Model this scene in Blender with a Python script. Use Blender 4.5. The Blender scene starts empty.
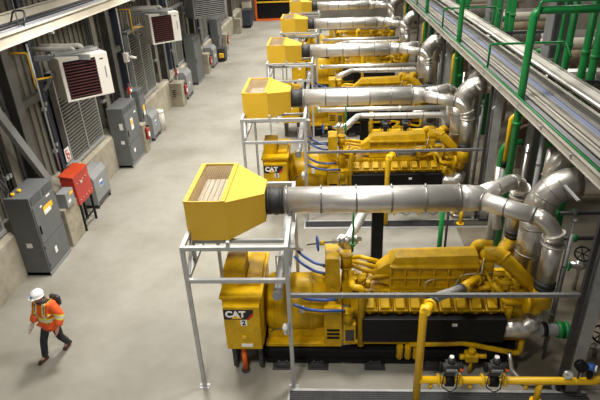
import bpy, bmesh, math, random
from mathutils import Vector, Matrix
random.seed(7)
sc = bpy.context.scene
col = sc.collection
PI = math.pi
V = Vector
PITCH = 6.88          # spacing of the generator rows

# ------------------------------------------------------------------ materials
def mat(name, color, rough=0.5, metal=0.0, noise=0.0, scale=6.0, bump=0.0, emit=None, spec=0.5, dirt=None, coat=0.0):
    m = bpy.data.materials.new(name); m.use_nodes = True
    nt = m.node_tree; b = nt.nodes['Principled BSDF']
    b.inputs['Base Color'].default_value = (*color, 1)
    b.inputs['Roughness'].default_value = rough
    b.inputs['Metallic'].default_value = metal
    b.inputs['Specular IOR Level'].default_value = spec
    if coat: b.inputs['Coat Weight'].default_value = coat; b.inputs['Coat Roughness'].default_value = 0.35
    if emit:
        b.inputs['Emission Color'].default_value = (*emit[:3], 1); b.inputs['Emission Strength'].default_value = emit[3]
    if noise > 0 or bump > 0:
        tc = nt.nodes.new('ShaderNodeTexCoord'); nz = nt.nodes.new('ShaderNodeTexNoise')
        nz.inputs['Scale'].default_value = scale; nz.inputs['Detail'].default_value = 5
        nt.links.new(tc.outputs['Object'], nz.inputs['Vector'])
        if noise > 0:
            r = nt.nodes.new('ShaderNodeValToRGB')
            c2 = dirt if dirt else tuple(max(0, c * (1 - noise)) for c in color)
            c1 = tuple(min(1, c * (1 + noise * 0.5)) for c in color)
            r.color_ramp.elements[0].position = 0.32; r.color_ramp.elements[0].color = (*c2, 1)
            r.color_ramp.elements[1].position = 0.68; r.color_ramp.elements[1].color = (*c1, 1)
            nt.links.new(nz.outputs['Fac'], r.inputs['Fac']); nt.links.new(r.outputs['Color'], b.inputs['Base Color'])
        if bump > 0:
            bp = nt.nodes.new('ShaderNodeBump'); bp.inputs['Strength'].default_value = bump; bp.inputs['Distance'].default_value = 0.02
            nt.links.new(nz.outputs['Fac'], bp.inputs['Height']); nt.links.new(bp.outputs['Normal'], b.inputs['Normal'])
    return m
M = {}
M['yellow'] = mat('engine_yellow', (0.56, 0.335, 0.004), 0.38, 0, 0.25, 4.0, spec=0.3)
M['hood'] = mat('hood_yellow', (0.60, 0.36, 0.003), 0.5, 0, 0.06, 2.0, spec=0.9, coat=0.35)
M['gasyellow'] = mat('gas_pipe_yellow', (0.80, 0.48, 0.008), 0.4, 0, 0.05)
M['silver'] = mat('aluminium_cladding', (0.80, 0.78, 0.75), 0.40, 0.86, 0.10, 3.0)
M['duct'] = mat('weathered_dimmed_cladding', (0.60, 0.575, 0.53), 0.34, 0.88, 0.22, 2.5)  # dirt, plus the reflection of dark surroundings put into the base colour
M['band'] = mat('band_steel', (0.30, 0.29, 0.28), 0.4, 0.8)
M['steel'] = mat('bright_steel', (0.70, 0.69, 0.67), 0.3, 0.9, 0.15, 9)
M['braid'] = mat('braided_steel', (0.58, 0.58, 0.59), 0.45, 0.8, 0.35, 60, 0.4)
M['foil'] = mat('foil_blanket', (0.68, 0.66, 0.63), 0.35, 0.8, 0.35, 9, 1.0)
M['galv'] = mat('galvanised_steel', (0.42, 0.43, 0.43), 0.5, 0.35, 0.15, 5)
M['dkgalv'] = mat('dark_strut_grey', (0.20, 0.205, 0.21), 0.5, 0.3, 0.15, 5)  # galvanised steel in a darker grey
M['traymetal'] = mat('tray_metal', (0.40, 0.375, 0.33), 0.5, 0.2, 0.15, 2)
M['traygrey'] = mat('tray_grey', (0.12, 0.115, 0.105), 0.5, 0.3, 0.15, 3)
M['cream'] = mat('cream_channel', (0.62, 0.57, 0.47), 0.55, 0.1, 0.1, 2)
M['black'] = mat('black_paint', (0.008, 0.008, 0.009), 0.5, 0, 0, spec=0.2)
M['rubber'] = mat('black_rubber', (0.02, 0.02, 0.02), 0.6)
M['dark'] = mat('dark_steel', (0.055, 0.055, 0.058), 0.5, 0.3, 0.2, 4)
M['grey'] = mat('cabinet_grey', (0.118, 0.126, 0.130), 0.5, 0, 0.08, 3)
M['lgrey'] = mat('light_grey_paint', (0.235, 0.243, 0.248), 0.5, 0, 0.1, 3)
M['white'] = mat('white_enamel', (0.74, 0.71, 0.65), 0.45, 0, 0.04, 2)
M['heat'] = mat('heater_grille_maroon', (0.10, 0.018, 0.02), 0.6)
M['blue'] = mat('blue_hose', (0.035, 0.08, 0.28), 0.4)
M['bluep'] = mat('blue_paint', (0.03, 0.12, 0.45), 0.4)
M['bluec'] = mat('blue_cable', (0.22, 0.27, 0.45), 0.5)
M['greyc'] = mat('grey_cable', (0.25, 0.25, 0.27), 0.5)
M['blackc'] = mat('black_cable', (0.03, 0.03, 0.035), 0.5)
M['green'] = mat('green_pipe', (0.008, 0.22, 0.048), 0.38, 0, 0.15, 3)
M['orange'] = mat('orange_paint', (0.80, 0.13, 0.012), 0.45)
M['redlid_lit'] = mat('lit_red_orange_lid', (0.50, 0.055, 0.015), 0.45)  # the box's red, with its lit top put into a lighter red-orange
M['red'] = mat('red_paint', (0.42, 0.032, 0.02), 0.4, 0, 0.1, 3)
M['label'] = mat('label_white', (0.8, 0.8, 0.78), 0.5)
M['ylabel'] = mat('label_yellow', (0.85, 0.50, 0.02), 0.5)
M['blabel'] = mat('label_blue', (0.04, 0.16, 0.55), 0.5)
M['blk'] = mat('badge_black', (0.006, 0.006, 0.006), 0.4)
M['wht'] = mat('badge_white', (0.85, 0.85, 0.83), 0.5)
M['redb'] = mat('badge_red', (0.55, 0.02, 0.02), 0.5)
M['brick'] = mat('steel_column_paint', (0.115, 0.115, 0.105), 0.55, 0.1, 0.2, 2)
M['bluesteel'] = mat('blue_grey_steel', (0.035, 0.045, 0.075), 0.5, 0.1)
M['louver'] = mat('louver_slat', (0.22, 0.215, 0.19), 0.5, 0.2)
M['tan'] = mat('tan_insulation', (0.42, 0.33, 0.22), 0.6, 0, 0.3, 2)
M['rust'] = mat('brown_primer', (0.16, 0.10, 0.065), 0.6, 0, 0.35, 2)
M['skin'] = mat('skin', (0.42, 0.22, 0.15), 0.55)
M['jacket'] = mat('hi_vis_orange', (0.80, 0.115, 0.02), 0.75, 0, 0.12, 12)
M['hivis'] = mat('hi_vis_yellow', (0.80, 0.75, 0.06), 0.6)
M['refl'] = mat('reflective_silver', (0.60, 0.62, 0.62), 0.4)
M['navy'] = mat('navy_trousers', (0.018, 0.020, 0.030), 0.8)
M['boot'] = mat('brown_leather', (0.06, 0.030, 0.018), 0.55)
M['hat'] = mat('hard_hat_white', (0.82, 0.82, 0.82), 0.3)
M['glove'] = mat('work_glove', (0.55, 0.50, 0.44), 0.8)

def concrete(name, base, dark, s1, s2, rough=0.75, stretch=None, spec=0.3, mixf=0.55):
    m = bpy.data.materials.new(name); m.use_nodes = True
    nt = m.node_tree; b = nt.nodes['Principled BSDF']; L = nt.links
    tc = nt.nodes.new('ShaderNodeTexCoord')
    src = tc.outputs['Object']
    if stretch:
        mp = nt.nodes.new('ShaderNodeMapping'); mp.inputs['Scale'].default_value = stretch
        L.new(src, mp.inputs['Vector']); src = mp.outputs['Vector']
    n1 = nt.nodes.new('ShaderNodeTexNoise'); n1.inputs['Scale'].default_value = s1; n1.inputs['Detail'].default_value = 6
    n2 = nt.nodes.new('ShaderNodeTexNoise'); n2.inputs['Scale'].default_value = s2; n2.inputs['Detail'].default_value = 8
    L.new(src, n1.inputs['Vector']); L.new(src, n2.inputs['Vector'])
    r = nt.nodes.new('ShaderNodeValToRGB')
    r.color_ramp.elements[0].position = 0.30; r.color_ramp.elements[0].color = (*dark, 1)
    r.color_ramp.elements[1].position = 0.56; r.color_ramp.elements[1].color = (*base, 1)
    L.new(n1.outputs['Fac'], r.inputs['Fac'])
    mx = nt.nodes.new('ShaderNodeMix'); mx.data_type = 'RGBA'; mx.blend_type = 'MULTIPLY'; mx.inputs[0].default_value = mixf
    r2 = nt.nodes.new('ShaderNodeValToRGB')
    r2.color_ramp.elements[0].position = 0.35; r2.color_ramp.elements[0].color = (0.72, 0.70, 0.67, 1)
    r2.color_ramp.elements[1].position = 0.62; r2.color_ramp.elements[1].color = (1, 1, 1, 1)
    L.new(n2.outputs['Fac'], r2.inputs['Fac'])
    L.new(r.outputs['Color'], mx.inputs[6]); L.new(r2.outputs['Color'], mx.inputs[7])
    L.new(mx.outputs[2], b.inputs['Base Color'])
    b.inputs['Roughness'].default_value = rough; b.inputs['Specular IOR Level'].default_value = spec
    return m
M['floor'] = concrete('floor_concrete', (0.275, 0.262, 0.228), (0.20, 0.186, 0.152), 0.4, 3.0, 0.6, spec=0.3, mixf=0.25)
M['stain_dim'] = concrete('stained_dimmed_floor', (0.17, 0.148, 0.11), (0.10, 0.085, 0.06), 0.5, 2.5, 0.6)  # brown dirt, plus the dimness of the right-hand floor put into the colour
M['conc'] = concrete('wall_concrete', (0.40, 0.365, 0.29), (0.25, 0.225, 0.17), 0.9, 4.0, 0.85)
M['pierm'] = concrete('pier_concrete', (0.36, 0.33, 0.25), (0.25, 0.225, 0.17), 1.2, 5.0, 0.85)
M['panel'] = concrete('wall_panel', (0.25, 0.235, 0.198), (0.13, 0.122, 0.10), 0.5, 3.0, 0.6, (1, 1, 0.25))
M['farwall'] = concrete('far_wall', (0.26, 0.24, 0.20), (0.17, 0.155, 0.13), 0.3, 2.0, 0.8)

# ------------------------------------------------------------------ mesh builder
class MB:
    def __init__(s): s.bm = bmesh.new()
    def box(s, x0, x1, y0, y1, z0, z1, bev=0.0, mtx=None):
        vs = [s.bm.verts.new((x, y, z)) for x in (x0, x1) for y in (y0, y1) for z in (z0, z1)]
        fs = [(0, 1, 3, 2), (4, 6, 7, 5), (0, 4, 5, 1), (2, 3, 7, 6), (0, 2, 6, 4), (1, 5, 7, 3)]
        faces = [s.bm.faces.new([vs[i] for i in f]) for f in fs]
        if bev > 0:
            es = list({e for f in faces for e in f.edges})
            r = bmesh.ops.bevel(s.bm, geom=es, offset=bev, segments=2, affect='EDGES', profile=0.5)
            vs = list({v for f in r['faces'] for v in f.verts} | {v for v in vs if v.is_valid})
        if mtx is not None:
            for v in vs: v.co = mtx @ v.co
        return s
    def hexa(s, p):      # 8 points: bottom 4 ccw, top 4 ccw
        vs = [s.bm.verts.new(q) for q in p]
        for f in [(3, 2, 1, 0), (4, 5, 6, 7), (0, 1, 5, 4), (1, 2, 6, 5), (2, 3, 7, 6), (3, 0, 4, 7)]:
            s.bm.faces.new([vs[i] for i in f])
        return s
    def bar(s, p, q, w, h=None, up=(0, 0, 1)):       # rectangular bar between two points
        p = V(p); q = V(q); h = h or w; d = (q - p).normalized(); u = V(up)
        if abs(d.dot(u)) > 0.98: u = V((0, 1, 0))
        a = d.cross(u).normalized(); b = a.cross(d).normalized()
        c = [(-1, -1), (1, -1), (1, 1), (-1, 1)]
        return s.hexa([p + a * w / 2 * i + b * h / 2 * j for i, j in c] + [q + a * w / 2 * i + b * h / 2 * j for i, j in c])
    def tube(s, pts, r, n=12, cap=True):
        pts = [V(p) for p in pts]; m = len(pts)
        rs = r if isinstance(r, (list, tuple)) else [r] * m
        T = []
        for i in range(m):
            a = (pts[i] - pts[i - 1]).normalized() if i > 0 else None
            b = (pts[i + 1] - pts[i]).normalized() if i < m - 1 else None
            T.append((a or b) if (a is None or b is None) else (a + b).normalized())
        u = V((0, 0, 1)) if abs(T[0].z) < 0.9 else V((0, 1, 0))
        rings = []
        for i in range(m):
            u = (u - T[i] * u.dot(T[i])).normalized(); w = T[i].cross(u)
            k = 1.0
            if 0 < i < m - 1:
                c = T[i].dot((pts[i] - pts[i - 1]).normalized()); k = 1 / max(c, 0.5)
            ring = []
            # mitre stretch along the bend plane
            bd = None
            if 0 < i < m - 1 and k > 1.001:
                bd = (pts[i + 1] - pts[i]).normalized() - (pts[i] - pts[i - 1]).normalized()
                bd = (bd - T[i] * bd.dot(T[i])); bd = bd.normalized() if bd.length > 1e-6 else None
            for j in range(n):
                t = 2 * PI * j / n
                o = (u * math.cos(t) + w * math.sin(t)) * rs[i]
                if bd is not None: o += bd * o.dot(bd) * (k - 1)
                ring.append(s.bm.verts.new(pts[i] + o))
            rings.append(ring)
        for i in range(m - 1):
            for j in range(n):
                k2 = (j + 1) % n
                s.bm.faces.new((rings[i][j], rings[i][k2], rings[i + 1][k2], rings[i + 1][j])).smooth = True
        if cap:
            s.bm.faces.new(list(reversed(rings[0]))); s.bm.faces.new(rings[-1])
        return s
    def ring(s, p, d, r0, r1, w, n=24):          # solid disc/band centred on p along d (r0 ignored unless >0)
        p = V(p); d = V(d).normalized()
        return s.tube([p - d * w / 2, p + d * w / 2], r1, n)
    def torus(s, p, d, R, r, n=20, k=6):
        p = V(p); d = V(d).normalized(); u = V((0, 0, 1)) if abs(d.z) < .9 else V((1, 0, 0))
        u = (u - d * u.dot(d)).normalized(); w = d.cross(u); rings = []
        for i in range(n):
            t = 2 * PI * i / n; e = u * math.cos(t) + w * math.sin(t)
            rings.append([s.bm.verts.new(p + e * (R + r * math.cos(2 * PI * j / k)) + d * r * math.sin(2 * PI * j / k)) for j in range(k)])
        for i in range(n):
            for j in range(k):
                a = rings[i]; b = rings[(i + 1) % n]
                s.bm.faces.new((a[j], b[j], b[(j + 1) % k], a[(j + 1) % k])).smooth = True
        return s
    def ball(s, p, r, sx=1, sy=1, sz=1, n=14):
        res = bmesh.ops.create_uvsphere(s.bm, u_segments=n, v_segments=max(6, n // 2), radius=r)
        for v in res['verts']: v.co = V((v.co.x * sx, v.co.y * sy, v.co.z * sz)) + V(p)
        for v in res['verts']:
            for f in v.link_faces: f.smooth = True
        return s
    def poly(s, pts, thick):                      # planar polygon extruded by vector thick
        t = V(thick); a = [s.bm.verts.new(V(p)) for p in pts]; b = [s.bm.verts.new(V(p) + t) for p in pts]
        n = len(pts)
        s.bm.faces.new(list(reversed(a))); s.bm.faces.new(b)
        for i in range(n): s.bm.faces.new((a[i], a[(i + 1) % n], b[(i + 1) % n], b[i]))
        return s
    def build(s, name, m, parent=None, loc=None):
        off = V(loc) if loc is not None else V(parent.get('_o', (0, 0, 0))) if parent is not None else V((0, 0, 0))
        me = bpy.data.meshes.new(name)
        bmesh.ops.recalc_face_normals(s.bm, faces=s.bm.faces)
        for v in s.bm.verts: v.co -= off
        s.bm.to_mesh(me); s.bm.free()
        me.materials.append(M[m] if isinstance(m, str) else m)
        o = bpy.data.objects.new(name, me); col.objects.link(o)
        if parent is not None:
            o.parent = parent
            o['_o'] = tuple(parent.get('_o', (0, 0, 0)))
        else:
            o.location = off; o['_o'] = tuple(off)
        return o

def arc(c, a, b, R, n=8, t0=0, t1=PI / 2):     # points of an arc: c + R(a cos t + b sin t)
    c = V(c); a = V(a); b = V(b)
    return [c + (a * math.cos(t0 + (t1 - t0) * i / n) + b * math.sin(t0 + (t1 - t0) * i / n)) * R for i in range(n + 1)]
def fillet(pts, R, n=6):
    pts = [V(p) for p in pts]; out = [pts[0]]
    for i in range(1, len(pts) - 1):
        a = pts[i - 1] - pts[i]; b = pts[i + 1] - pts[i]; la, lb = a.length, b.length; a.normalize(); b.normalize()
        ang = a.angle(b)
        if ang > PI - 0.02: out.append(pts[i]); continue
        d = min(R / math.tan(ang / 2), la * .49, lb * .49); r = d * math.tan(ang / 2)
        cen = pts[i] + (a + b).normalized() * (r / math.sin(ang / 2))
        p0 = pts[i] + a * d; p1 = pts[i] + b * d; v0 = p0 - cen; v1 = p1 - cen; th = v0.angle(v1)
        for k in range(n + 1):
            f = k / n
            out.append(cen + (v0 * math.sin((1 - f) * th) + v1 * math.sin(f * th)) / math.sin(th))
    out.append(pts[-1]); return out

def tag(o, label=None, cat=None, group=None, kind=None):
    if label: o['label'] = label
    if cat: o['category'] = cat
    if group: o['group'] = group
    if kind: o['kind'] = kind
    return o
def thing(name, loc, label, cat, group=None):
    o = bpy.data.objects.new(name, None); col.objects.link(o)
    o.location = loc; o['_o'] = tuple(loc); o.empty_display_size = 0.2
    return tag(o, label, cat, group)
def copy_tree(o, parent=None):
    c = o.copy(); col.objects.link(c)
    if parent is not None: c.parent = parent
    for ch in [x for x in o.children]: copy_tree(ch, c)
    return c
ROWS = ['in the nearest row', 'in the second row', 'in the third row', 'in the fourth row', 'in the farthest row']
def rows(root, label, n=5, start=1, dx=0.03):
    """repeat a row-0 thing in the rows behind; label has {} for the row phrase"""
    root['label'] = label.format(ROWS[0]); out = [root]
    for k in range(start, n):
        c = copy_tree(root); c.location = V(root.location) + V((dx + .04 * k, PITCH * k, 0)); c['label'] = label.format(ROWS[k]); out.append(c)
    return out
def text(name, s, size, m, parent, origin, xdir, ydir, depth=0.006, off=0.0):
    cu = bpy.data.curves.new(name, 'FONT'); cu.body = s; cu.size = size; cu.extrude = depth; cu.offset = off
    cu.align_x = 'CENTER'; cu.align_y = 'CENTER'
    to = bpy.data.objects.new(name, cu); col.objects.link(to)
    bpy.context.view_layer.update()
    dg = bpy.context.evaluated_depsgraph_get()
    me = bpy.data.meshes.new_from_object(to.evaluated_get(dg)); me.name = name
    bpy.data.objects.remove(to); bpy.data.curves.remove(cu)
    x = V(xdir).normalized(); y = V(ydir).normalized(); z = x.cross(y)
    mt = Matrix((x, y, z)).transposed().to_4x4(); mt.translation = V(origin) - V(parent.get('_o', (0, 0, 0)))
    me.transform(mt); me.materials.clear(); me.materials.append(M[m])
    o = bpy.data.objects.new(name, me); col.objects.link(o); o.parent = parent; o['_o'] = tuple(parent.get('_o', (0, 0, 0)))
    return o

# ------------------------------------------------------------------ camera (solved from the photo's vanishing points)
R = Matrix(((0.99828168, 0.04543367, -0.03700637), (-0.01168948, -0.46443304, -0.88553109), (-0.05741991, 0.88444205, -0.4631039)))
cam = bpy.data.cameras.new('camera'); co = bpy.data.objects.new('camera', cam); col.objects.link(co)
cam.sensor_width = 36; cam.sensor_fit = 'HORIZONTAL'; cam.lens = 525.6 / 600 * 36; cam.clip_end = 200
m4 = Matrix((R[0], -V(R[1]), -V(R[2]))).transposed().to_4x4(); m4.translation = (0, 0, 8.4)
co.matrix_world = m4
sc.camera = co

# ------------------------------------------------------------------ the hall
def structure(mb, name, m): return tag(mb.build(name, m), kind='structure')
structure(MB().box(-8.75, 16, 2, 58, -0.2, 0), 'floor', 'floor')
structure(MB().box(3.85, 15.7, 7.75, 55.2, 0, .006), 'trim_21', 'stain_dim')  # brown-stained strip, its colour also darkened for the dim side of the hall
structure(MB().box(-9.4, -9.05, 2, 55.3, 0, 12), 'wall_left', 'panel')
structure(MB().box(-9.4, 16, 55.3, 55.6, 0, 12), 'wall_far', 'farwall')
structure(MB().box(15.7, 16, 2, 55.3, 0, 12), 'wall_right', 'farwall')
# concrete plinth wall along the left side, with its sloping sill
structure(MB().poly([(-9.05, 2, 0), (-8.45, 2, 0), (-8.45, 2, 1.32), (-8.55, 2, 1.42), (-9.05, 2, 1.45)], (0, 53.2, 0)), 'trim_1', 'conc')
# corrugated ribs on the wall panels
rb = MB()
for i in range(145):
    y = 3 + i * 0.36
    rb.box(-9.05, -9.0, y, y + 0.14, 1.45, 11.5)
structure(rb, 'trim_2', 'panel')
# horizontal girts
g = MB()
for z in (3.95, 6.2, 8.6): g.box(-9.0, -8.82, 2, 55.2, z, z + 0.22)
structure(g, 'trim_3', 'brick')

# ------------------------------------------------------------------ generator rows
YC = 9.13
# --- intake air filter hood
h = thing('air_filter_housing', (-2.3, YC, 3.2), '', 'filter housing', 'yellow air filter housings')
b = MB(); x0, x1, ya, yb, z0, z1, t = -2.66, -1.9, YC - .83, YC + .87, 3.22, 4.02, .03
b.box(x0, x1, ya, ya + t, z0, z1).box(x0, x1, yb - t, yb, z0, z1).box(x0, x0 + t, ya + t, yb - t, z0, z1).box(x0 + t, x1, ya + t, yb - t, z0, z0 + t)
e = [(x1, ya, z0), (x1, yb, z0), (x1, yb, z1), (x1, ya, z1)]
f = [(-1.25, YC - .3, 3.32), (-1.25, YC + .3, 3.32), (-1.25, YC + .3, 3.92), (-1.25, YC - .3, 3.92)]
vs = [b.bm.verts.new(p) for p in e + f]
for i in range(4): b.bm.faces.new((vs[i], vs[(i + 1) % 4], vs[4 + (i + 1) % 4], vs[4 + i]))
b.bm.faces.new(vs[4:])
b.build('housing', 'hood', h)
b = MB()
for i in range(6): b.box(x0 + .12 + i * .1, x0 + .2 + i * .1, ya + .42, yb - .25, z0 + .03, z1 - .22)
b.build('filter_element', 'cream', h)
b = MB()
for i in range(15): b.box(x0 + .04 + i * .048, x0 + .046 + i * .048, ya + .03, yb - .03, z1 - .012, z1 - .006)
for i in range(33): b.box(x0 + .03, x1 - .03, ya + .05 + i * .05, ya + .056 + i * .05, z1 - .012, z1 - .006)
b.build('mesh_screen', 'tan', h)
for x in (x0 + .03, x1 - .05):
    b = MB().box(x - .04, x + .05, ya - .01, yb + .01, z1, z1 + .035, .006)
    for i in range(8): b.ring((x, ya + .1 + i * .21, z1 + .04), (0, 0, 1), 0, .018, .012, 8)
    b.build('screen_rail', 'hood', h)
MB().box(x0, x1, yb - .03, yb + .01, z1, z1 + .03).build('rim', 'hood', h); MB().box(x0, x1, ya, ya + .03, z1, z1 + .02).build('rim', 'hood', h)
b = MB().tube([(-1.25, YC, 3.62), (-.9, YC, 3.62)], .272, 28)
for x in (-1.2, -.95): b.ring((x, YC, 3.62), (1, 0, 0), 0, .28, .03, 28)
b.build('flexible_collar', 'rubber', h)
for x in (x0 + .12, x1 - .1):
    for y in (ya + .1, yb - .1): MB().tube([(x, y, z0 - .05), (x, y, z0)], .045, 10).build('foot', 'rubber', h)
rows(h, 'yellow air filter housing with mesh top and black collar {}')

# --- galvanised support frame
fr = thing('support_frame', (-1.7, YC, 0), '', 'frame', 'galvanized support frames')
W = .075
for x in (-2.64, -.79):
    for y in (7.76, 10.35):
        b = MB().box(x - W / 2, x + W / 2, y - W / 2, y + W / 2, 0.012, 3.43).box(x - .1, x + .1, y - .07, y + .07, 0, .014)
        for s in (-1, 1): b.tube([(x + .075 * s, y, .014), (x + .075 * s, y, .04)], .014, 6)
        b.build('leg', 'galv', fr)
for y, z in ((7.76, 3.39), (7.76, 2.69), (10.35, 3.39), (10.35, 2.69)):
    MB().bar((-2.60, y, z), (-.83, y, z), W).build('cross_beam', 'galv', fr)
for x in (-2.64, -.79):
    for z in (3.39, 2.69): MB().bar((x, 7.80, z), (x, 10.31, z), W).build('side_beam', 'galv', fr)
for y in (8.42, 9.85): MB().bar((-2.60, y, 3.13), (-.83, y, 3.13), .07).build('hood_bearer', 'galv', fr)
for x in (-2.64, -.79):
    for y in (8.42, 9.85): MB().box(x - .035, x + .035, y - .035, y + .035, 2.73, 3.35).build('hanger', 'galv', fr)
MB().bar((-.70, 7.95, 3.3), (-.70, 10.2, 1.75), .11, .05).build('brace', 'galv', fr)
MB().bar((-2.62, 7.85, 2.75), (-2.62, 8.4, 3.34), .05, .05).build('brace', 'galv', fr)
MB().box(-1.84, -1.78, 7.73, 7.79, 3.43, 3.53).build('bracket', 'galv', fr)
rows(fr, 'galvanized steel support frame standing on the floor under the hood {}')

# --- stub vent pipe with end cap
b = MB().tube([(-1.02, 7.95, 2.2), (-1.02, 10.9, 2.2)], .085, 16)
v = thing('vent_pipe', (-1.02, 7.95, 0), '', 'pipe', 'capped silver vent pipes')
b.build('pipe', 'galv', v); MB().ring((-1.02, 7.94, 2.2), (0, 1, 0), 0, .1, .03, 18).build('end_cap', 'lgrey', v)
MB().bar((-1.02, 8.1, 2.28), (-1.02, 8.1, 3.0), .02).bar((-1.02, 8.1, 3.0), (-.83, 8.1, 3.0), .02).build('hanger_rod', 'galv', v)
rows(v, 'capped pale grey vent pipe stub beside the generator {}', 3)

# --- long strut rail
s = thing('strut_rail', (-.75, 7.76, 2.3), '', 'rail', 'long strut rails')
MB().box(-.745, 4.52, 7.73, 7.79, 2.31, 2.385).box(-.745, 4.52, 7.725, 7.735, 2.345, 2.352).build('channel', 'dkgalv', s)
for x in (.2, 1.2, 2.2, 3.2): MB().box(x - .02, x + .02, 7.722, 7.798, 2.305, 2.39).build('clamp', 'band', s)
rows(s, 'long grey horizontal strut rail running past the engine {}')

# --- intake pipe with wye
ip = thing('intake_pipe', (-.9, YC, 3.62), '', 'pipe', 'large silver intake pipes')
b = MB().tube([(-.9, YC, 3.62), (2.5, YC, 3.62)], .265, 36, True)
b.build('main_run', 'silver', ip)
for x in (-.85, -.18, .5, 1.18, 1.83, 2.46):
    MB().ring((x, YC, 3.62), (1, 0, 0), 0, .275, .035, 36).tube([(x, YC - .03, 3.88), (x, YC + .05, 3.915)], .02, 6).build('band', 'band', ip)
b = MB().tube([(2.48, YC, 3.62), (2.66, YC, 3.62), (2.95, YC - .12, 3.62)], [.262, .262, .18], 28)
b.tube([(2.48, YC, 3.62), (2.66, YC, 3.62), (2.95, YC + .12, 3.62)], [.262, .262, .18], 28)
b.build('wye', 'silver', ip)
for sg in (-1, 1):
    p0 = V((2.85, YC + .10 * sg, 3.62)); p1 = V((4.0, YC + .93 * sg, 3.60)); p2 = V((4.0, YC + .93 * sg, 2.25))
    pts = fillet([p0, p1, p2], .42, 4)
    MB().tube(pts[:2], [.178, .155], 26).build('branch', 'silver', ip)
    MB().tube(pts[1:-1], .158, 26).build('elbow', 'duct', ip)
    MB().tube([pts[-2], p2 + V((0, 0, .1))], .168, 26).build('down_pipe', 'duct', ip)
    d = (pts[1] - pts[0]).normalized()
    for q, dd, rr, mm in ((pts[0] + d * .06, d, .188, 'band'), (pts[0].lerp(pts[1], .5), d, .176, 'band'), (pts[1], d, .168, 'band')):
        MB().ring(q, dd, 0, rr, .03, 26).build('band', mm, ip)
    MB().ring(pts[-2] + V((0, 0, -.02)), (0, 0, 1), 0, .215, .025, 28).build('flange', 'silver', ip)
    MB().ring(pts[-3], (pts[-2] - pts[-4]), 0, .205, .022, 28).build('flange', 'silver', ip)
    MB().ring(p2 + V((0, 0, .07)), (0, 0, 1), 0, .19, .05, 26).ring(p2 + V((0, 0, -.02)), (0, 0, 1), 0, .19, .05, 26).tube([p2 + V((0, 0, .12)), p2 - V((0, 0, .08))], .175, 26).build('rubber_coupling', 'rubber', ip)
rows(ip, 'large silver intake pipe with banded joints forking above the engine {}')

# --- exhaust duct
ex = thing('exhaust_duct', (4.02, YC, 1.9), '', 'duct', 'large silver exhaust ducts')
zb, R_ = 3.93, .62
MB().tube([(4.02, YC, 1.95), (4.02, YC, zb - R_)], .285, 32).build('riser', 'duct', ex)
el = arc((4.02 + R_, YC, zb - R_), (-1, 0, 0), (0, 0, 1), R_, 6)
MB().tube(el, .29, 32).build('elbow', 'duct', ex)
for i in (0, 2, 3, 4, 6): MB().ring(el[i], (el[min(i + 1, 6)] - el[max(i - 1, 0)]), 0, .296, .014, 32).build('seam', 'band', ex)
MB().tube([el[-1], (8.6, YC, zb)], .285, 32).build('horizontal_run', 'duct', ex)
for x in (5.2, 6.0, 6.9, 7.8): MB().ring((x, YC, zb), (1, 0, 0), 0, .292, .03, 32).build('seam', 'band', ex)
for z in (2.4, 3.0): MB().ring((4.02, YC, z), (0, 0, 1), 0, .29, .02, 32).build('seam', 'band', ex)
MB().box(4.28, 4.33, YC - .85, YC - .25, 3.97, 4.0).build('stub_bracket', 'galv', ex)
rows(ex, 'wide silver exhaust duct rising and bending toward the cable trays {}')

# --- generator set
gs = thing('generator_set', (1.0, YC, 0), '', 'generator', 'yellow engine generator sets')
E0, E1 = YC - .75, YC + .75
sk = MB()
for y in (E0 + .06, E1 - .06):
    sk.box(-1.42, 3.75, y - .07, y + .07, .38, .44).box(-1.42, 3.75, y - .02, y + .02, .16, .38).box(-1.42, 3.75, y - .07, y + .07, .10, .16)
for x in (-1.4, -.1, .9, 1.9, 2.9, 3.7): sk.box(x - .05, x + .05, E0 + .1, E1 - .1, .14, .42)
sk.build('skid', 'black', gs)
for x in (-1.05, -.3, .9, 2.1, 3.4):
    for y in (E0 - .06, E1 + .06):
        MB().box(x - .22, x + .22, y - .09, y + .09, 0, .025).box(x - .14, x + .14, y - .06, y + .06, .025, .12).tube([(x - .08, y, .12), (x - .08, y, .17)], .03, 8).tube([(x + .08, y, .12), (x + .08, y, .17)], .03, 8).build('isolator', 'dark', gs)
MB().box(-1.4, -.05, E0 + .05, E1 - .05, .47, .56, .01).box(-1.35, -.1, YC - .5, YC + .5, .56, .8).build('alternator_base', 'yellow', gs)
al = MB().tube([(-1.42, YC, 1.14), (-1.36, YC, 1.14), (-1.3, YC, 1.14), (-.35, YC, 1.14), (-.28, YC, 1.14), (-.1, YC, 1.14)], [.42, .55, .62, .62, .58, .55], 32)
al.build('alternator', 'yellow', gs)
for x in (-1.22, -.42): MB().ring((x, YC, 1.14), (1, 0, 0), 0, .635, .05, 32).build('end_ring', 'yellow', gs)
MB().box(-.66, -.56, YC - .60, YC - .57, 1.28, 1.46).build('data_plate', 'label', gs)
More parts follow.
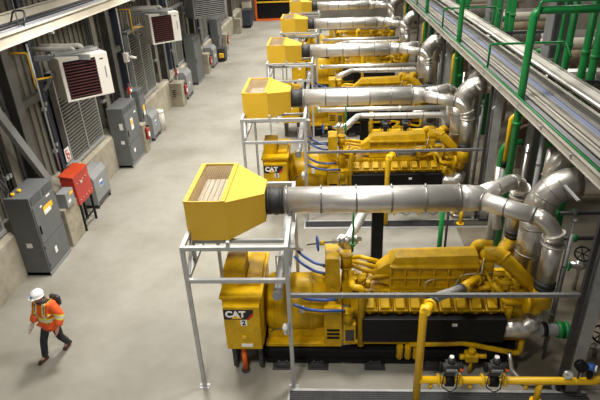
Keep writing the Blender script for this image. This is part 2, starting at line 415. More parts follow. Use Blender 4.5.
# terminal box
MB().box(-2.17, -1.40, YC - .95, YC + .6, .74, 1.93, .012).build('terminal_box', 'yellow', gs)
MB().box(-2.21, -1.36, YC - .98, YC + .63, 1.93, 2.0, .012).build('terminal_box_lid', 'yellow', gs)
tb = MB().box(-2.13, -1.41, YC - 1.11, YC - .95, .78, 1.86, .012).build('terminal_box_door', 'yellow', gs)
MB().box(-2.16, -1.75, YC - .60, YC + .12, 2.0, 2.37, .01).build('vent_box', 'yellow', gs)
MB().box(-1.73, -1.42, YC - .60, YC + .5, 2.0, 2.08, .01).build('cover_plate', 'yellow', gs)
fy = YC - 1.112
MB().poly([(-2.12, fy - .006, 1.56), (-1.68, fy - .006, 1.56), (-1.53, fy - .006, 1.74), (-1.53, fy - .006, 1.80), (-2.12, fy - .006, 1.80)], (0, .006, 0)).build('badge', 'blk', gs)
MB().poly([(-1.53, fy - .01, 1.73), (-1.53, fy - .01, 1.67), (-1.63, fy - .01, 1.555), (-1.675, fy - .01, 1.56)], (0, .006, 0)).build('badge_slash', 'redb', gs)
MB().poly([(-1.97, fy - .014, 1.585), (-1.76, fy - .014, 1.585), (-1.865, fy - .014, 1.66)], (0, .006, 0)).build('badge_triangle', 'ylabel', gs)
text('badge_lettering', 'CAT', .20, 'wht', gs, (-1.885, fy - .012, 1.69), (1, 0, 0), (0, 0, 1), .003, .009)
MB().box(-1.80, -1.67, fy - .006, fy, 1.40, 1.545).build('number_plate', 'label', gs)
MB().box(-1.83, -1.60, fy - .006, fy, .85, .93).build('data_plate', 'label', gs)
MB().tube([(-1.76, fy - .02, 1.12), (-1.76, fy, 1.12)], .04, 10).build('latch', 'ylabel', gs)
for x in (-2.05, -1.5): MB().box(x - .04, x + .04, YC - .9, YC + .5, .1, .74).build('stand', 'dark', gs)
# front tower
MB().box(-.12, .18, YC - .29, YC + .29, .6, 2.41, .015).build('junction_tower', 'yellow', gs)
MB().box(-.16, .22, YC - .72, YC + .6, .48, 1.42, .03).build('flywheel_housing', 'yellow', gs)
b = MB()
for z in (.72, .82, .92): b.box(-.1, .16, YC - .735, YC - .715, z, z + .05)
b.build('vent_slots', 'black', gs)
MB().tube(fillet([(.02, YC - .3, 1.72), (.02, YC - .38, 1.72), (.16, YC - .38, 1.62), (.24, YC - .38, 1.62)], .05), .028, 8).build('hook_pipe', 'yellow', gs)
# thermostat cluster and pipes right of the tower
MB().tube([(.32, YC + .05, 1.5), (.32, YC + .05, 2.0)], .09, 14).ring((.32, YC + .05, 2.0), (0, 0, 1), 0, .13, .04, 16).tube([(.32, YC + .05, 2.0), (.32, YC + .05, 2.3)], .12, 16).ring((.32, YC + .05, 2.32), (0, 0, 1), 0, .14, .04, 16).build('thermostat_housing', 'yellow', gs)
MB().box(.22, .46, YC - .25, YC + .3, 1.2, 1.72, .03).build('oil_cooler', 'yellow', gs)
MB().tube(fillet([(.40, YC - .2, 2.02), (.42, YC - .72, 2.03), (.60, YC - .72, 2.03), (.60, YC - .72, .55)], .12), .07, 14).build('coolant_riser', 'yellow', gs)
MB().tube([(.33, YC - .7, 1.15), (.33, YC - .7, 1.42)], .1, 16).ring((.33, YC - .7, 1.43), (0, 0, 1), 0, .115, .03, 16).build('filler_cap', 'yellow', gs)
MB().box(.24, .5, YC - .72, YC - .4, .55, 1.1, .02).build('pump_body', 'yellow', gs)
MB().box(.28, .46, YC - .73, YC - .70, .66, .95, .0).build('pump_grille', 'dark', gs)
# block
blk = MB().box(.4, 4.0, YC - .52, YC + .52, .5, 1.35, .02)
blk.hexa([(.5, YC - .50, 1.3), (3.75, YC - .50, 1.3), (3.75, YC + .50, 1.3), (.5, YC + .50, 1.3), (.5, YC - .3, 1.62), (3.75, YC - .3, 1.62), (3.75, YC + .3, 1.62), (.5, YC + .3, 1.62)])
blk.build('engine_block', 'yellow', gs)
b = MB().box(.62, 3.6, YC - .36, YC - .27, 1.58, 1.68, .01)
for i in range(22): b.box(.62 + i * .135, .66 + i * .135, YC - .40, YC - .36, 1.54, 1.66)
b.build('fuel_rail', 'yellow', gs)
for sg in (-1, 1):
    for i in range(10):
        x = .78 + i * .305
        mt = Matrix.Translation((x, YC + sg * .50, 1.44)) @ Matrix.Rotation(-sg * math.radians(32), 4, 'X')
        hd = MB().box(-.125, .125, -.17, .17, -.14, .06, .02, mt).build('cylinder_head', 'yellow', gs)
        MB().box(-.095, .095, -.13, .13, .06, .15, .03, mt).build('valve_cover', 'yellow', hd)
        if sg < 0: MB().tube([mt @ V((.0, -.19, -.05)), mt @ V((.0, -.16, -.05))], .04, 8).build('plug_cap', 'yellow', hd); MB().tube([mt @ V((.14, -.15, -.1)), mt @ V((.14, -.15, .07))], .018, 6).build('plug_lead', 'yellow', hd)
# black exhaust shields
for sg in (-1, 1):
    y = YC + sg * .70
    xs = MB().box(.62, 3.5, y - .11, y + .11, .95, 1.30, .02).box(.62, 3.5, y - .09, y + .11, .68, .96, .02)
    if sg < 0:
        for x in (.95, 1.6, 2.25, 2.9, 3.3):
            b = xs
            for dx in (-.04, .04):
                for dz in (-.03, .03): b.ring((x + dx, y - .115, 1.17 + dz), (0, 1, 0), 0, .012, .01, 6)
            pass
    xs.build('exhaust_shield', 'black', gs)
    if sg < 0:
        MB().box(2.42, 2.52, y - .118, y - .11, 1.13, 1.2).build('shield_label', 'label', gs)
    fb = [(3.48, y, 1.0), (3.64, y, 1.0), (3.86, y, 1.0), (4.0, y + sg * -.03, 1.08), (4.05, y - sg * .02, 1.3)]
    MB().tube(fb, [.18, .20, .21, .2, .17], 18).build('insulation_blanket', 'foil', gs)
# oil pan runner and filters
MB().box(.3, 2.7, YC - .72, YC - .62, .56, .64, .02).build('oil_gallery', 'yellow', gs)
MB().tube(fillet([(1.6, YC - .78, .62), (2.7, YC - .78, .66), (3.75, YC - .80, .42), (3.86, YC - .80, .44), (3.86, YC - .80, .75)], .1), .055, 12).build('oil_pipe', 'yellow', gs)
for x in (1.42, 1.59, 1.76):
    MB().tube([(x, YC - .74, .2), (x, YC - .74, .24), (x, YC - .74, .52), (x, YC - .74, .56)], [.05, .072, .072, .06], 14).build('oil_filter', 'yellow', gs)
MB().box(.42, 3.9, YC - .45, YC + .45, .2, .5, .03).build('oil_pan', 'black', gs)
st = MB().box(2.72, 2.98, YC - 1.02, YC - .8, .34, .52, .03).tube([(2.62, YC - .92, .42), (2.74, YC - .92, .42)], .06, 12).tube([(2.98, YC - .92, .44), (3.15, YC - .92, .44)], .05, 12).tube([(2.85, YC - .92, .5), (2.85, YC - .92, .62)], .07, 10).tube([(2.85, YC - .95, .0), (2.85, YC - .95, .36)], .035, 10)
st.build('drain_pump', 'yellow', gs)
# after-cooler box
a0, a1, yf, yk = 1.2, 2.95, YC - .25, YC + .25
ac = MB().hexa([(a0, yf, 1.72), (a1, yf, 1.72), (a1, yk, 1.72), (a0, yk, 1.72), (a0, yf, 2.24), (a1, yf, 2.24), (a1, yk, 2.24), (a0, yk, 2.24)])
ac.hexa([(a0, yf, 2.24), (a1, yf, 2.24), (a1, yk, 2.24), (a0, yk, 2.24), (a0 + .10, yf + .05, 2.38), (a1, yf + .06, 2.42), (a1, yk - .1, 2.42), (a0 + .10, yk - .1, 2.38)])
ac.build('aftercooler', 'yellow', gs)
b = MB()
for z in (1.72, 1.97, 2.23): b.box(a0 - .01, a1 + .01, yf - (.10 if z > 2.1 else .08), yf, z - .018, z + .022)
for i in range(7): x = a0 + .01 + i * (a1 - a0 - .02) / 6; b.box(x - .015, x + .015, yf - .07, yf, 1.72, 2.23)
b.build('aftercooler_ribs', 'yellow', gs)
MB().hexa([(.86, YC - .16, 1.80), (a0, yf, 1.74), (a0, yk, 1.74), (.86, YC + .16, 1.80), (.95, YC - .14, 2.05), (a0 + .05, yf + .06, 2.28), (a0 + .05, yk - .06, 2.28), (.95, YC + .14, 2.05)]).build('inlet_plenum', 'yellow', gs)
for k, (dy, z) in enumerate(((.16, 2.0), (.05, 1.92), (-.08, 1.86))):
    MB().tube(fillet([(.34, YC + dy + .25, z - .05 + .1 * k), (.62, YC + dy + .2, z + .04), (1.0, YC + dy, z + .05)], .1), .05, 10).build('coolant_line', 'yellow', gs)
MB().tube(fillet([(.55, YC - .34, 1.62), (.85, YC - .28, 1.97), (1.25, YC - .26, 2.0)], .08), .035, 10).build('coolant_line', 'yellow', gs)
# turbocharger end
MB().box(2.95, 3.3, YC - .22, YC + .3, 1.75, 2.25, .05).build('mixer_housing', 'yellow', gs)
MB().tube(fillet([(3.0, YC + .22, 2.05), (3.0, YC + .22, 2.44), (3.3, YC + .1, 2.46)], .12), .11, 16).ring((3.0, YC + .22, 2.22), (0, 0, 1), 0, .15, .04, 18).build('throttle_body', 'yellow', gs)
MB().ball((3.2, YC - .02, 2.3), .18, 1, 1, .9).build('compressor_volute', 'yellow', gs)
MB().tube(fillet([(3.1, YC - .05, 2.36), (3.38, YC - .12, 2.40), (4.0, YC - .58, 1.9)], .15), [.16] * 1 + [.155] * 7 + [.13], 18).build('turbo_crossover', 'yellow', gs)
MB().ring((3.45, YC - .17, 2.34), (.62, -.46, -.5), 0, .18, .05, 18).build('crossover_flange', 'yellow', gs)
for sg in (-1, 1):
    y = YC + sg * .80
    MB().ball((3.95, y, 1.72), .24, .75, 1, 1).ring((3.8, y, 1.72), (1, 0, 0), 0, .2, .07, 20).tube([(4.0, y + sg * .13, 1.8), (4.0, y + sg * .13, 2.2)], [.19, .165], 18).build('turbocharger', 'yellow', gs)
MB().box(3.55, 4.2, YC - .55, YC + .55, .7, 1.62, .04).build('rear_housing', 'yellow', gs)
MB().tube(fillet([(3.2, YC - .5, 1.95), (3.4, YC - .55, 1.75), (3.42, YC - .65, 1.62), (3.9, YC - .68, 1.62)], .1), .055, 10).build('drain_line', 'yellow', gs)
MB().tube(fillet([(3.1, YC - .25, 2.1), (3.18, YC - .45, 1.95), (3.28, YC - .6, 1.6), (3.3, YC - .62, 1.35)], .1), .035, 8).build('drain_line', 'yellow', gs)
MB().tube(fillet([(3.5, YC - .3, 1.9), (3.62, YC - .45, 1.72), (4.05, YC - .5, 1.72)], .1), .06, 10).build('water_line', 'yellow', gs)
MB().tube([(3.55, YC - .62, 1.1), (3.55, YC - .66, 1.5)], .07, 10).build('wastegate', 'yellow', gs)
for i, (x, y, z, r) in enumerate(((2.95, -.33, 1.95, .06), (3.05, -.45, 1.82, .05), (2.85, -.4, 1.74, .045), (3.35, -.3, 2.05, .06), (3.2, -.38, 1.86, .07), (3.45, -.5, 1.98, .05))):
    MB().tube([(x - .1, YC + y, z), (x + .12, YC + y - .04, z + .03)], r, 10).build('valve_body', 'yellow', gs)
MB().tube(fillet([(2.5, YC - .28, 1.7), (2.62, YC - .3, 2.02), (2.9, YC - .3, 2.06), (3.3, YC - .2, 2.0)], .06), .018, 6).build('sensor_wire', 'cream', gs)
MB().tube(fillet([(2.9, YC - .3, 1.72), (3.0, YC - .36, 2.15), (3.1, YC - .1, 2.35)], .06), .015, 6).build('sensor_wire', 'cream', gs)
MB().tube(fillet([(1.9, YC - .3, 1.62), (1.95, YC - .32, 1.9), (2.2, YC - .3, 1.95)], .06), .015, 6).build('sensor_wire', 'cream', gs)
# gas inlet on the engine
for i in range(26):
    random.seed(50 + i); x = 2.9 + random.random() * 1.1; y = YC - .62 + random.random() * .5; z = 1.66 + random.random() * .35; l_ = .08 + random.random() * .16; a_ = random.random() * 6
    if i % 3: MB().tube([(x, y, z), (x + l_ * math.cos(a_), y + .5 * l_ * math.sin(a_), z + .3 * l_)], .022 + random.random() * .035, 8).build('pipe_fitting', 'yellow', gs)
    else: MB().box(x - .05, x + .06, y - .05, y + .05, z - .05, z + .07, .01).build('bracket_block', 'yellow', gs)
for i in range(9):
    random.seed(80 + i); x = .34 + random.random() * .5; y = YC - .55 + random.random() * .7; z = 1.7 + random.random() * .35
    MB().tube([(x, y, z - .1), (x + .06 * (i % 3), y - .05, z + .1)], .03 + random.random() * .04, 8).build('pipe_fitting', 'yellow', gs)
MB().tube(fillet([(3.3, YC - .25, 2.35), (3.55, YC + .1, 2.5), (3.8, YC + .45, 2.2), (3.95, YC + .7, 1.95)], .2), .12, 14).build('turbo_crossover', 'yellow', gs)
gi = MB().tube([(2.56, YC - .72, 2.02), (2.66, YC - .62, 2.03), (2.95, YC - .40, 2.04)], .085, 14)
for t_ in (.15, .85): gi.ring(V((2.56, YC - .72, 1.98)).lerp(V((2.95, YC - .4, 2.02)), t_), (.39, .32, .04), 0, .115, .035, 16)
gi.build('gas_inlet', 'yellow', gs)
MB().ring((2.66, YC - .62, 2.0), (.39, .32, .04), 0, .088, .05, 14).build('inlet_label', 'label', gs)
gl = rows(gs, 'yellow engine generator set with black exhaust shields {}')
for k, num in enumerate('23'):
    text('unit_number', num, .16, 'blk', gl[k], (-1.735, fy - .012, 1.475), (1, 0, 0), (0, 0, 1), .003, .004)
# ------------------------------------------------------------------ gas train
GY, GZ = 7.45, .56
gp = thing('gas_pipe', (1.62, GY, 0), '', 'gas pipe', 'yellow gas pipes')
MB().tube(fillet([(1.64, GY, -.0), (1.64, GY, 2.22), (1.68, GY + .08, 2.30)], .05, 3), .075, 14).build('riser', 'gasyellow', gp)
MB().tube([(1.66, GY - .06, 2.26), (1.78, GY + .16, 2.27)], .085, 14).ring((1.77, GY + .14, 2.27), (.42, .9, .03), 0, .12, .04, 18).build('elbow', 'gasyellow', gp)
MB().tube(fillet([(1.64, GY, GZ), (5.05, GY, GZ), (5.2, GY + .1, 1.15)], .22), .073, 14).build('main_run', 'gasyellow', gp)
MB().ring((5.2, GY + .1, 1.12), (.2, .1, 1), 0, .13, .05, 18).build('flange', 'gasyellow', gp)
MB().tube([(3.95, GY, GZ), (3.95, GY, .012)], .06, 12).ring((3.95, GY, .01), (0, 0, 1), 0, .12, .02, 14).build('support_leg', 'gasyellow', gp)
for x in (2.03, 2.44, 2.86, 3.27):
    MB().ring((x, GY, GZ), (1, 0, 0), 0, .125, .035, 18).build('flange', 'gasyellow', gp)
for x in (1.9, 2.65, 3.7): MB().tube([(x, GY, GZ - .06), (x, GY, GZ - .16), (x, GY, GZ - .22)], [.02, .045, .03], 8).build('drain_plug', 'gasyellow', gp)
rows(gp, 'yellow gas pipe with tall riser running along the floor {}')
def valve(x, which):
    v = thing('shutoff_valve', (x, GY, GZ), '', 'valve', 'gas shutoff valves')
    MB().ring((x, GY, GZ), (1, 0, 0), 0, .12, .16, 18).tube([(x, GY, GZ), (x, GY, GZ + .18)], .06, 12).build('body', 'black', v)
    MB().box(x - .09, x + .09, GY - .07, GY + .07, GZ + .18, GZ + .25).build('bracket', 'dark', v)
    MB().box(x - .1, x + .1, GY - .09, GY + .09, GZ + .25, GZ + .46, .02).tube([(x - .18, GY - .02, GZ + .36), (x + .18, GY - .02, GZ + .36)], .085, 16).build('actuator', 'dark', v)
    for s_ in (-1, 1): MB().ring((x + .19 * s_, GY - .02, GZ + .36), (1, 0, 0), 0, .1, .04, 16).build('actuator_end', 'black', v)
    MB().box(x - .1, x + .1, GY - .125, GY - .09, GZ + .33, GZ + .38).build('data_plate', 'lgrey', v)
    MB().box(x + .15, x + .21, GY - .12, GY - .1, GZ + .34, GZ + .40).build('warning_tag', 'orange', v)
    MB().tube([(x, GY, GZ + .46), (x, GY, GZ + .52), (x, GY, GZ + .58)], [.07, .07, .05], 14).build('indicator_cap', 'dark', v)
    MB().tube([(x, GY, GZ + .58), (x, GY, GZ + .605)], .045, 10).build('indicator_window', 'label', v)
    MB().tube(fillet([(x - .13, GY - .1, GZ + .25), (x - .16, GY - .12, GZ - .05), (x, GY - .14, GZ - .17), (x + .12, GY - .12, GZ - .1), (x + .12, GY - .09, GZ + .25)], .08), .012, 6).build('cable', 'blackc', v)
    rows(v, which + ' gas shutoff valve with black actuator on the yellow pipe {}', 3)
valve(2.235, 'left')
valve(3.065, 'right')
# gauge and transmitters
g_ = thing('pressure_gauge', (4.42, GY, GZ), '', 'gauge')
MB().tube([(4.42, GY, GZ + .07), (4.42, GY, GZ + .12)], .018, 8).tube([(4.42, GY + .01, GZ + .17), (4.42, GY - .035, GZ + .18)], .09, 20).build('case', 'steel', g_)
MB().tube([(4.42, GY - .035, GZ + .18), (4.42, GY - .04, GZ + .181)], .078, 20).build('dial', 'label', g_)
MB().bar((4.42, GY - .043, GZ + .18), (4.37, GY - .043, GZ + .21), .008).build('needle', 'blk', g_)
g_['label'] = 'round white dial gauge on the nearest yellow gas pipe'
g_ = thing('pressure_switch', (4.62, GY, GZ), 'black round pressure switch on the nearest yellow gas pipe', 'switch')
MB().tube([(4.62, GY, GZ + .07), (4.62, GY, GZ + .3)], .02, 8).build('stem', 'dark', g_)
MB().tube([(4.62, GY + .05, GZ + .38), (4.62, GY - .06, GZ + .40)], .11, 18).ring((4.62, GY - .06, GZ + .4), (0, 1, 0), 0, .085, .02, 18).build('case', 'black', g_)
g_ = thing('pressure_transmitter', (4.82, GY, GZ), 'blue and white transmitter head on the nearest yellow gas pipe', 'transmitter')
MB().tube([(4.82, GY, GZ + .07), (4.82, GY, GZ + .28)], .035, 8).tube([(4.82, GY, GZ + .12), (4.82, GY, GZ + .22)], .06, 12).build('stem', 'black', g_)
MB().tube([(4.77, GY + .03, GZ + .36), (4.86, GY - .05, GZ + .38)], .07, 14).build('head', 'bluep', g_)
MB().ring((4.87, GY - .06, GZ + .38), (.9, -.6, .1), 0, .06, .03, 14).build('cap', 'label', g_)
# braided flex hose from gas riser to the engine
fx = thing('flexible_hose', (1.85, GY + .2, 2.2), '', 'hose', 'braided gas hoses')
pts = [(1.79, GY + .19, 2.27), (2.0, GY + .48, 2.2), (2.25, GY + .66, 2.14), (2.52, YC - .76, 2.03)]
pts = fillet(pts, .5)
MB().tube(pts, .088, 16).build('braid', 'braid', fx)
for i, j in ((0, 1), (-1, -2)):
    d = V(pts[j]) - V(pts[i]); d.normalize(); MB().ring(V(pts[i]) + d * .03, d, 0, .115, .05, 18).build('flange', 'dark', fx)
rows(fx, 'grey braided flexible hose between gas riser and engine {}', 4)

# ------------------------------------------------------------------ blue hoses
HO = [([(-.80, YC + .6, 2.12), (-.6, YC + .4, 2.04), (-.35, YC + .2, 1.99), (-.12, YC + .1, 1.99)], 'upper blue hose at the back'),
      ([(-.80, YC + .5, 1.96), (-.6, YC + .3, 1.88), (-.35, YC + .1, 1.85), (-.12, YC, 1.85)], 'second blue hose from the top'),
      ([(-.72, YC - .75, 1.90), (-.5, YC - .68, 1.72), (-.2, YC - .62, 1.64), (.12, YC - .58, 1.63)], 'third blue hose from the top'),
      ([(-.75, YC - .85, 1.72), (-.5, YC - .8, 1.55), (-.2, YC - .77, 1.49), (.26, YC - .75, 1.48)], 'lowest blue hose at the front')]
for p_, n_ in HO:
    o = thing('coolant_hose', p_[0], '', 'hose', 'blue hoses')
    q = fillet(p_, .5, 5)
    MB().tube(q, .032, 10).build('hose', 'blue', o)
    MB().tube([V(q[-1]) - V((.05, 0, 0)), V(q[-1]) + V((.02, 0, 0))], .042, 10).build('fitting', 'dark', o)
    rows(o, n_ + ' between frame and engine {}', 3)

# ------------------------------------------------------------------ coolant pipe, its valve and black post
cp = thing('coolant_pipe', (.3, YC, 2.3), '', 'pipe', 'silver coolant pipes')
P_ = fillet([(.30, YC + .25, 2.40), (1.0, 12.05, 2.0), (4.2, 12.05, 1.98), (4.35, 12.05, 1.2)], .25)
MB().tube(P_, .115, 18).build('pipe', 'silver', cp)
MB().ring((.33, YC + .36, 2.385), (.3, 1, -.12), 0, .16, .05, 18).build('flange', 'steel', cp)
for x in (1.6, 2.2, 2.8, 3.4): MB().ring((x, 12.05, 1.99), (1, 0, 0), 0, .12, .03, 18).build('band', 'band', cp)
rows(cp, 'silver coolant pipe bending away behind the engine {}')
cp = thing('return_pipe', (-.2, 12.5, 2.12), '', 'pipe', 'slim silver return pipes')
MB().tube([(-.5, 12.5, 2.12), (4.3, 12.5, 2.12)], .085, 16).build('pipe', 'silver', cp)
for x in (-.45, 1.3, 2.6): MB().ring((x, 12.5, 2.12), (1, 0, 0), 0, .115, .04, 16).build('flange', 'steel', cp)
MB().tube([(-.55, 12.5, 2.12), (-.5, 12.5, 2.12)], .06, 10).build('end_valve', 'green', cp)
rows(cp, 'slim straight silver return pipe behind the engine {}', 5)
bp = thing('pipe_support', (1.24, 12.1, 0), '', 'post', 'black pipe support posts')
MB().box(1.09, 1.39, 11.98, 12.22, 0.01, 1.86).box(1.0, 1.48, 11.9, 12.3, 0, .03).build('post', 'black', bp)
MB().box(1.05, 1.43, 11.9, 12.6, 1.84, 1.87).box(1.2, 1.28, 12.46, 12.54, 1.87, 2.05).build('saddle', 'black', bp)
rows(bp, 'square black steel post holding pipes behind the engine {}', 5)
hv = thing('gate_valve', (.05, YC + .1, 2.5), '', 'valve', 'blue handwheel valves')
MB().tube([(.1, YC + .08, 2.50), (.7, YC + .18, 2.50)], .05, 12).tube([(.30, YC + .1, 2.4), (.30, YC + .1, 2.62)], .07, 12).ring((.22, YC + .1, 2.5), (1, .15, 0), 0, .09, .04, 14).ring((.42, YC + .13, 2.5), (1, .15, 0), 0, .10, .04, 14).ring((.6, YC + .16, 2.5), (1, .15, 0), 0, .10, .04, 14).build('body', 'steel', hv)
MB().tube([(-.42, YC, 2.48), (.1, YC + .08, 2.5)], .014, 8).build('stem', 'dark', hv)
MB().torus((-.2, YC + .03, 2.49), (1, .15, 0), .15, .018).bar((-.2, YC + .03, 2.35), (-.2, YC + .03, 2.63), .02).bar((-.2, YC - .11, 2.49), (-.2, YC + .17, 2.49), .02).build('handwheel', 'bluep', hv)
MB().tube([(-.16, YC + .04, 2.49), (-.06, YC + .05, 2.49)], .05, 10).build('bonnet', 'gasyellow', hv)
hv.location = V(hv.location) + V((-.07, 0, .10))
rows(hv, 'small silver valve with blue handwheel atop the yellow tower {}', 2)
gr = thing('drain_tube', (.42, YC + .1, 2.5), '', 'tube', 'thin green tubes')
MB().tube(fillet([(.44, YC - .02, 2.42), (.46, YC - .02, 3.0), (.46, YC + .3, 3.3)], .1), .025, 8).build('tube', 'green', gr)
MB().ring((.445, YC - .02, 2.6), (0, 0, 1), 0, .06, .05, 10).build('coupling', 'green', gr)
rows(gr, 'thin green tube rising from the valve {}', 2)
fe = thing('expansion_bottle', (-.88, YC - 1.32, 1.2), '', 'fitting', 'white bottles on the frame')
MB().tube([(-.88, 7.68, 1.58), (-.88, 7.68, 1.66), (-.88, 7.66, 1.74)], [.05, .06, .03], 12).tube([(-.88, 7.69, 1.48), (-.88, 7.69, 1.58)], .035, 10).build('body', 'label', fe)
MB().box(-.84, -.80, 7.66, 7.72, 1.5, 1.75).build('clip', 'galv', fe)
MB().tube(fillet([(-.92, 7.68, 1.62), (-1.1, 7.75, 1.55), (-1.2, 7.95, 1.3)], .1), .012, 6).build('cable', 'blackc', fe)
rows(fe, 'small white sensor fitting clipped to the frame leg {}', 2)
oc = thing('drain_post', (-1.86, YC - .9, 0), '', 'post', 'orange conduit posts')
MB().tube([(-1.84, YC - .92, 0), (-1.84, YC - .92, .72)], .055, 12).build('post', 'orange', oc)
MB().ring((-1.84, YC - .92, .02), (0, 0, 1), 0, .09, .04, 14).build('base', 'dark', oc)
rows(oc, 'short orange conduit under the terminal box {}', 2)

# ------------------------------------------------------------------ floor trench grating
tr = thing('trench_grating', (2, 7.2, 0), '', 'grating', 'floor trench gratings')
MB().box(-.9, 5.0, 7.66, 7.72, -.01, .012).box(-.9, 5.0, 7.20, 7.30, -.01, .012).box(-.9, -.86, 7.30, 7.66, -.01, .012).build('frame', 'galv', tr)
b = MB()
for i in range(7): b.box(-.86, 5.0, 7.33 + i * .05, 7.34 + i * .05, .006, .016)
for i in range(58): b.box(-.84 + i * .1, -.828 + i * .1, 7.30, 7.66, .004, .014)
b.build('bars', 'dark', tr)
MB().box(-.86, 5.0, 7.30, 7.66, .001, .003).build('channel_bottom', 'dark', tr)
rows(tr, 'steel trench grating let into the floor {}', 3)

# ------------------------------------------------------------------ pipe rack: columns, arms
TZ = 4.46
rc = thing('rack_column', (4.71, 7.8, 0), '', 'column', 'galvanized rack columns')
MB().box(4.60, 4.82, 7.68, 7.71, .02, TZ - .1).box(4.60, 4.82, 7.93, 7.96, .02, TZ - .1).box(4.695, 4.725, 7.71, 7.93, .02, TZ - .1).build('column', 'galv', rc)
MB().box(4.58, 4.90, 7.58, 8.06, 0, .03).build('base_plate', 'dark', rc)
MB().box(4.60, 6.50, 7.72, 7.92, TZ - .1, TZ - .02).build('arm', 'traygrey', rc)
MB().bar((4.55, 7.82, 3.5), (5.4, 7.82, TZ - .12), .08).build('knee_brace', 'galv', rc)
b = MB()
for i in range(11): b.ring((4.63, 7.675, .5 + .36 * i), (0, 1, 0), 0, .015, .02, 6)
b.build('bolts', 'lgrey', rc)
rows(rc, 'galvanized steel rack column holding up the cable trays {}')
sp = thing('strut_post', (4.48, 7.75, 0), '', 'post', 'dark strut posts')
MB().box(4.44, 4.52, 7.71, 7.79, .0, 4.36).build('post', 'dark', sp)
MB().box(4.38, 4.57, 7.65, 7.85, 0, .02).build('base_plate', 'galv', sp)
rows(sp, 'slim dark strut post just left of the rack column {}', 4)
cd = thing('conduit', (4.1, 7.7, 0), '', 'conduit', 'bent floor conduits')
MB().tube(fillet([(3.6, 8.2, .55), (3.66, 8.1, .2), (3.85, 7.84, .06), (4.36, 7.82, .06)], .12), .042, 10).build('pipe', 'steel', cd)
rows(cd, 'bent grey conduit on the floor beside the rack column {}', 2)
cn = [((4.50, 8.6), .035, 3.1, 'dkgalv'), ((4.62, 8.9), .03, 3.5, 'lgrey'), ((4.72, 10.6), .11, 4.0, 'duct'), ((4.75, 11.2), .06, 4.2, 'lgrey'), ((4.72, 11.9), .05, 3.6, 'steel')]
for i, ((x, y), r_, h_, mm) in enumerate(cn):
    o = thing('vertical_pipe', (x, y, 0), '', 'pipe', 'upright pipes at the rack')
    MB().tube([(x, y, 0), (x, y, h_)], r_, 12).build('pipe', mm, o)
    for z in (1.2, 2.4, 3.4): MB().ring((x, y, z), (0, 0, 1), 0, r_ * 1.25, .04, 12).build('clamp', 'band', o)
    rows(o, ['slim dark grey pipe standing right of the exhaust duct', 'thin grey conduit just behind the slim dark grey pipe', 'thick silver pipe standing behind the exhaust duct',
             'grey conduit standing behind the thick silver pipe', 'short bright pipe beside the yellow riser'][i] + ' {}', 3)
# dome-topped pipe behind the duct
dm = thing('vent_riser', (4.75, 10.2, 0), '', 'pipe', 'elbowed vent risers')
MB().tube([(4.62, 10.1, 0.)] + arc((4.92, 10.1, 3.75), (-1, 0, 0), (0, 0, 1), .3, 6) + [(5.9, 10.1, 4.05)], .2, 20).build('pipe', 'duct', dm)
rows(dm, 'silver elbowed vent riser behind the wide exhaust duct {}', 3)
# yellow riser
yr = thing('gas_riser', (4.42, 12.47, 0), '', 'gas riser', 'yellow rack risers')
MB().tube(fillet([(4.42, 12.47, 2.9), (4.42, 12.47, 4.12), (5.3, 12.47, 4.12)], .14), .055, 12).build('pipe', 'gasyellow', yr)
MB().tube([(4.42, 12.47, 2.75), (4.42, 12.47, 2.92)], .07, 12).build('coupling', 'black', yr)
MB().tube([(4.42, 12.47, 0), (4.42, 12.47, 2.76)], .055, 12).build('lower_pipe', 'lgrey', yr)
rows(yr, 'yellow riser pipe bending over under the cable trays {}', 4)
# tall green pipe with horizontal header
gp = thing('water_main', (4.49, 12.25, 0), '', 'green pipe', 'tall green pipes')
MB().tube(fillet([(4.49, 12.25, 0), (4.49, 12.25, 6.57), (9.5, 12.25, 6.57)], .15), .088, 16).build('pipe', 'green', gp)
for z in (2.6, 4.0): MB().ring((4.49, 12.25, z), (0, 0, 1), 0, .105, .08, 16).build('coupling', 'green', gp)
MB().tube(fillet([(4.55, 12.15, 6.4), (4.55, 12.15, 6.77), (9.5, 12.15, 6.77)], .06), .03, 8).build('tracer_tube', 'green', gp)
rows(gp, 'tall green pipe rising through the near cable tray {}', 4)
# low green elbow
gl_ = thing('green_branch', (4.2, 11.4, 0), '', 'green pipe', 'low green elbows')
MB().tube(fillet([(4.6, 13.3, .4), (4.6, 13.3, 3.05), (5.1, 13.3, 3.1)], .3), .075, 12).build('pipe', 'green', gl_)
MB().tube([(4.6, 13.3, 0), (4.6, 13.3, 2.4)], .085, 14).build('insulation', 'silver', gl_)
rows(gl_, 'low green elbow pipe beside the yellow riser {}', 3)
# short green upright behind engine
gq = thing('green_upright', (2.55, 11.0, 0), '', 'green pipe', 'green uprights behind the engines')
MB().tube([(2.72, 11.3, 0), (2.72, 11.3, 2.6)], .06, 12).build('pipe', 'green', gq)
MB().tube([(2.86, 11.3, 0), (2.86, 11.3, 2.6)], .03, 8).build('tracer_tube', 'dark', gq)
rows(gq, 'green upright pipe standing behind the engine {}', 1)
# green bracing loop over the trays
lp = thing('tube_loop', (4.5, 15.05, TZ), '', 'green tube', 'thin green tube loops')
MB().tube(fillet([(4.46, 15.05, TZ + .1), (4.46, 15.05, 5.3), (6.5, 15.05, 5.3), (6.5, 14.6, 5.0)], .06), .032, 8).build('tube', 'green', lp)
rows(lp, 'thin green tube loop crossing over the trays {}', 4)
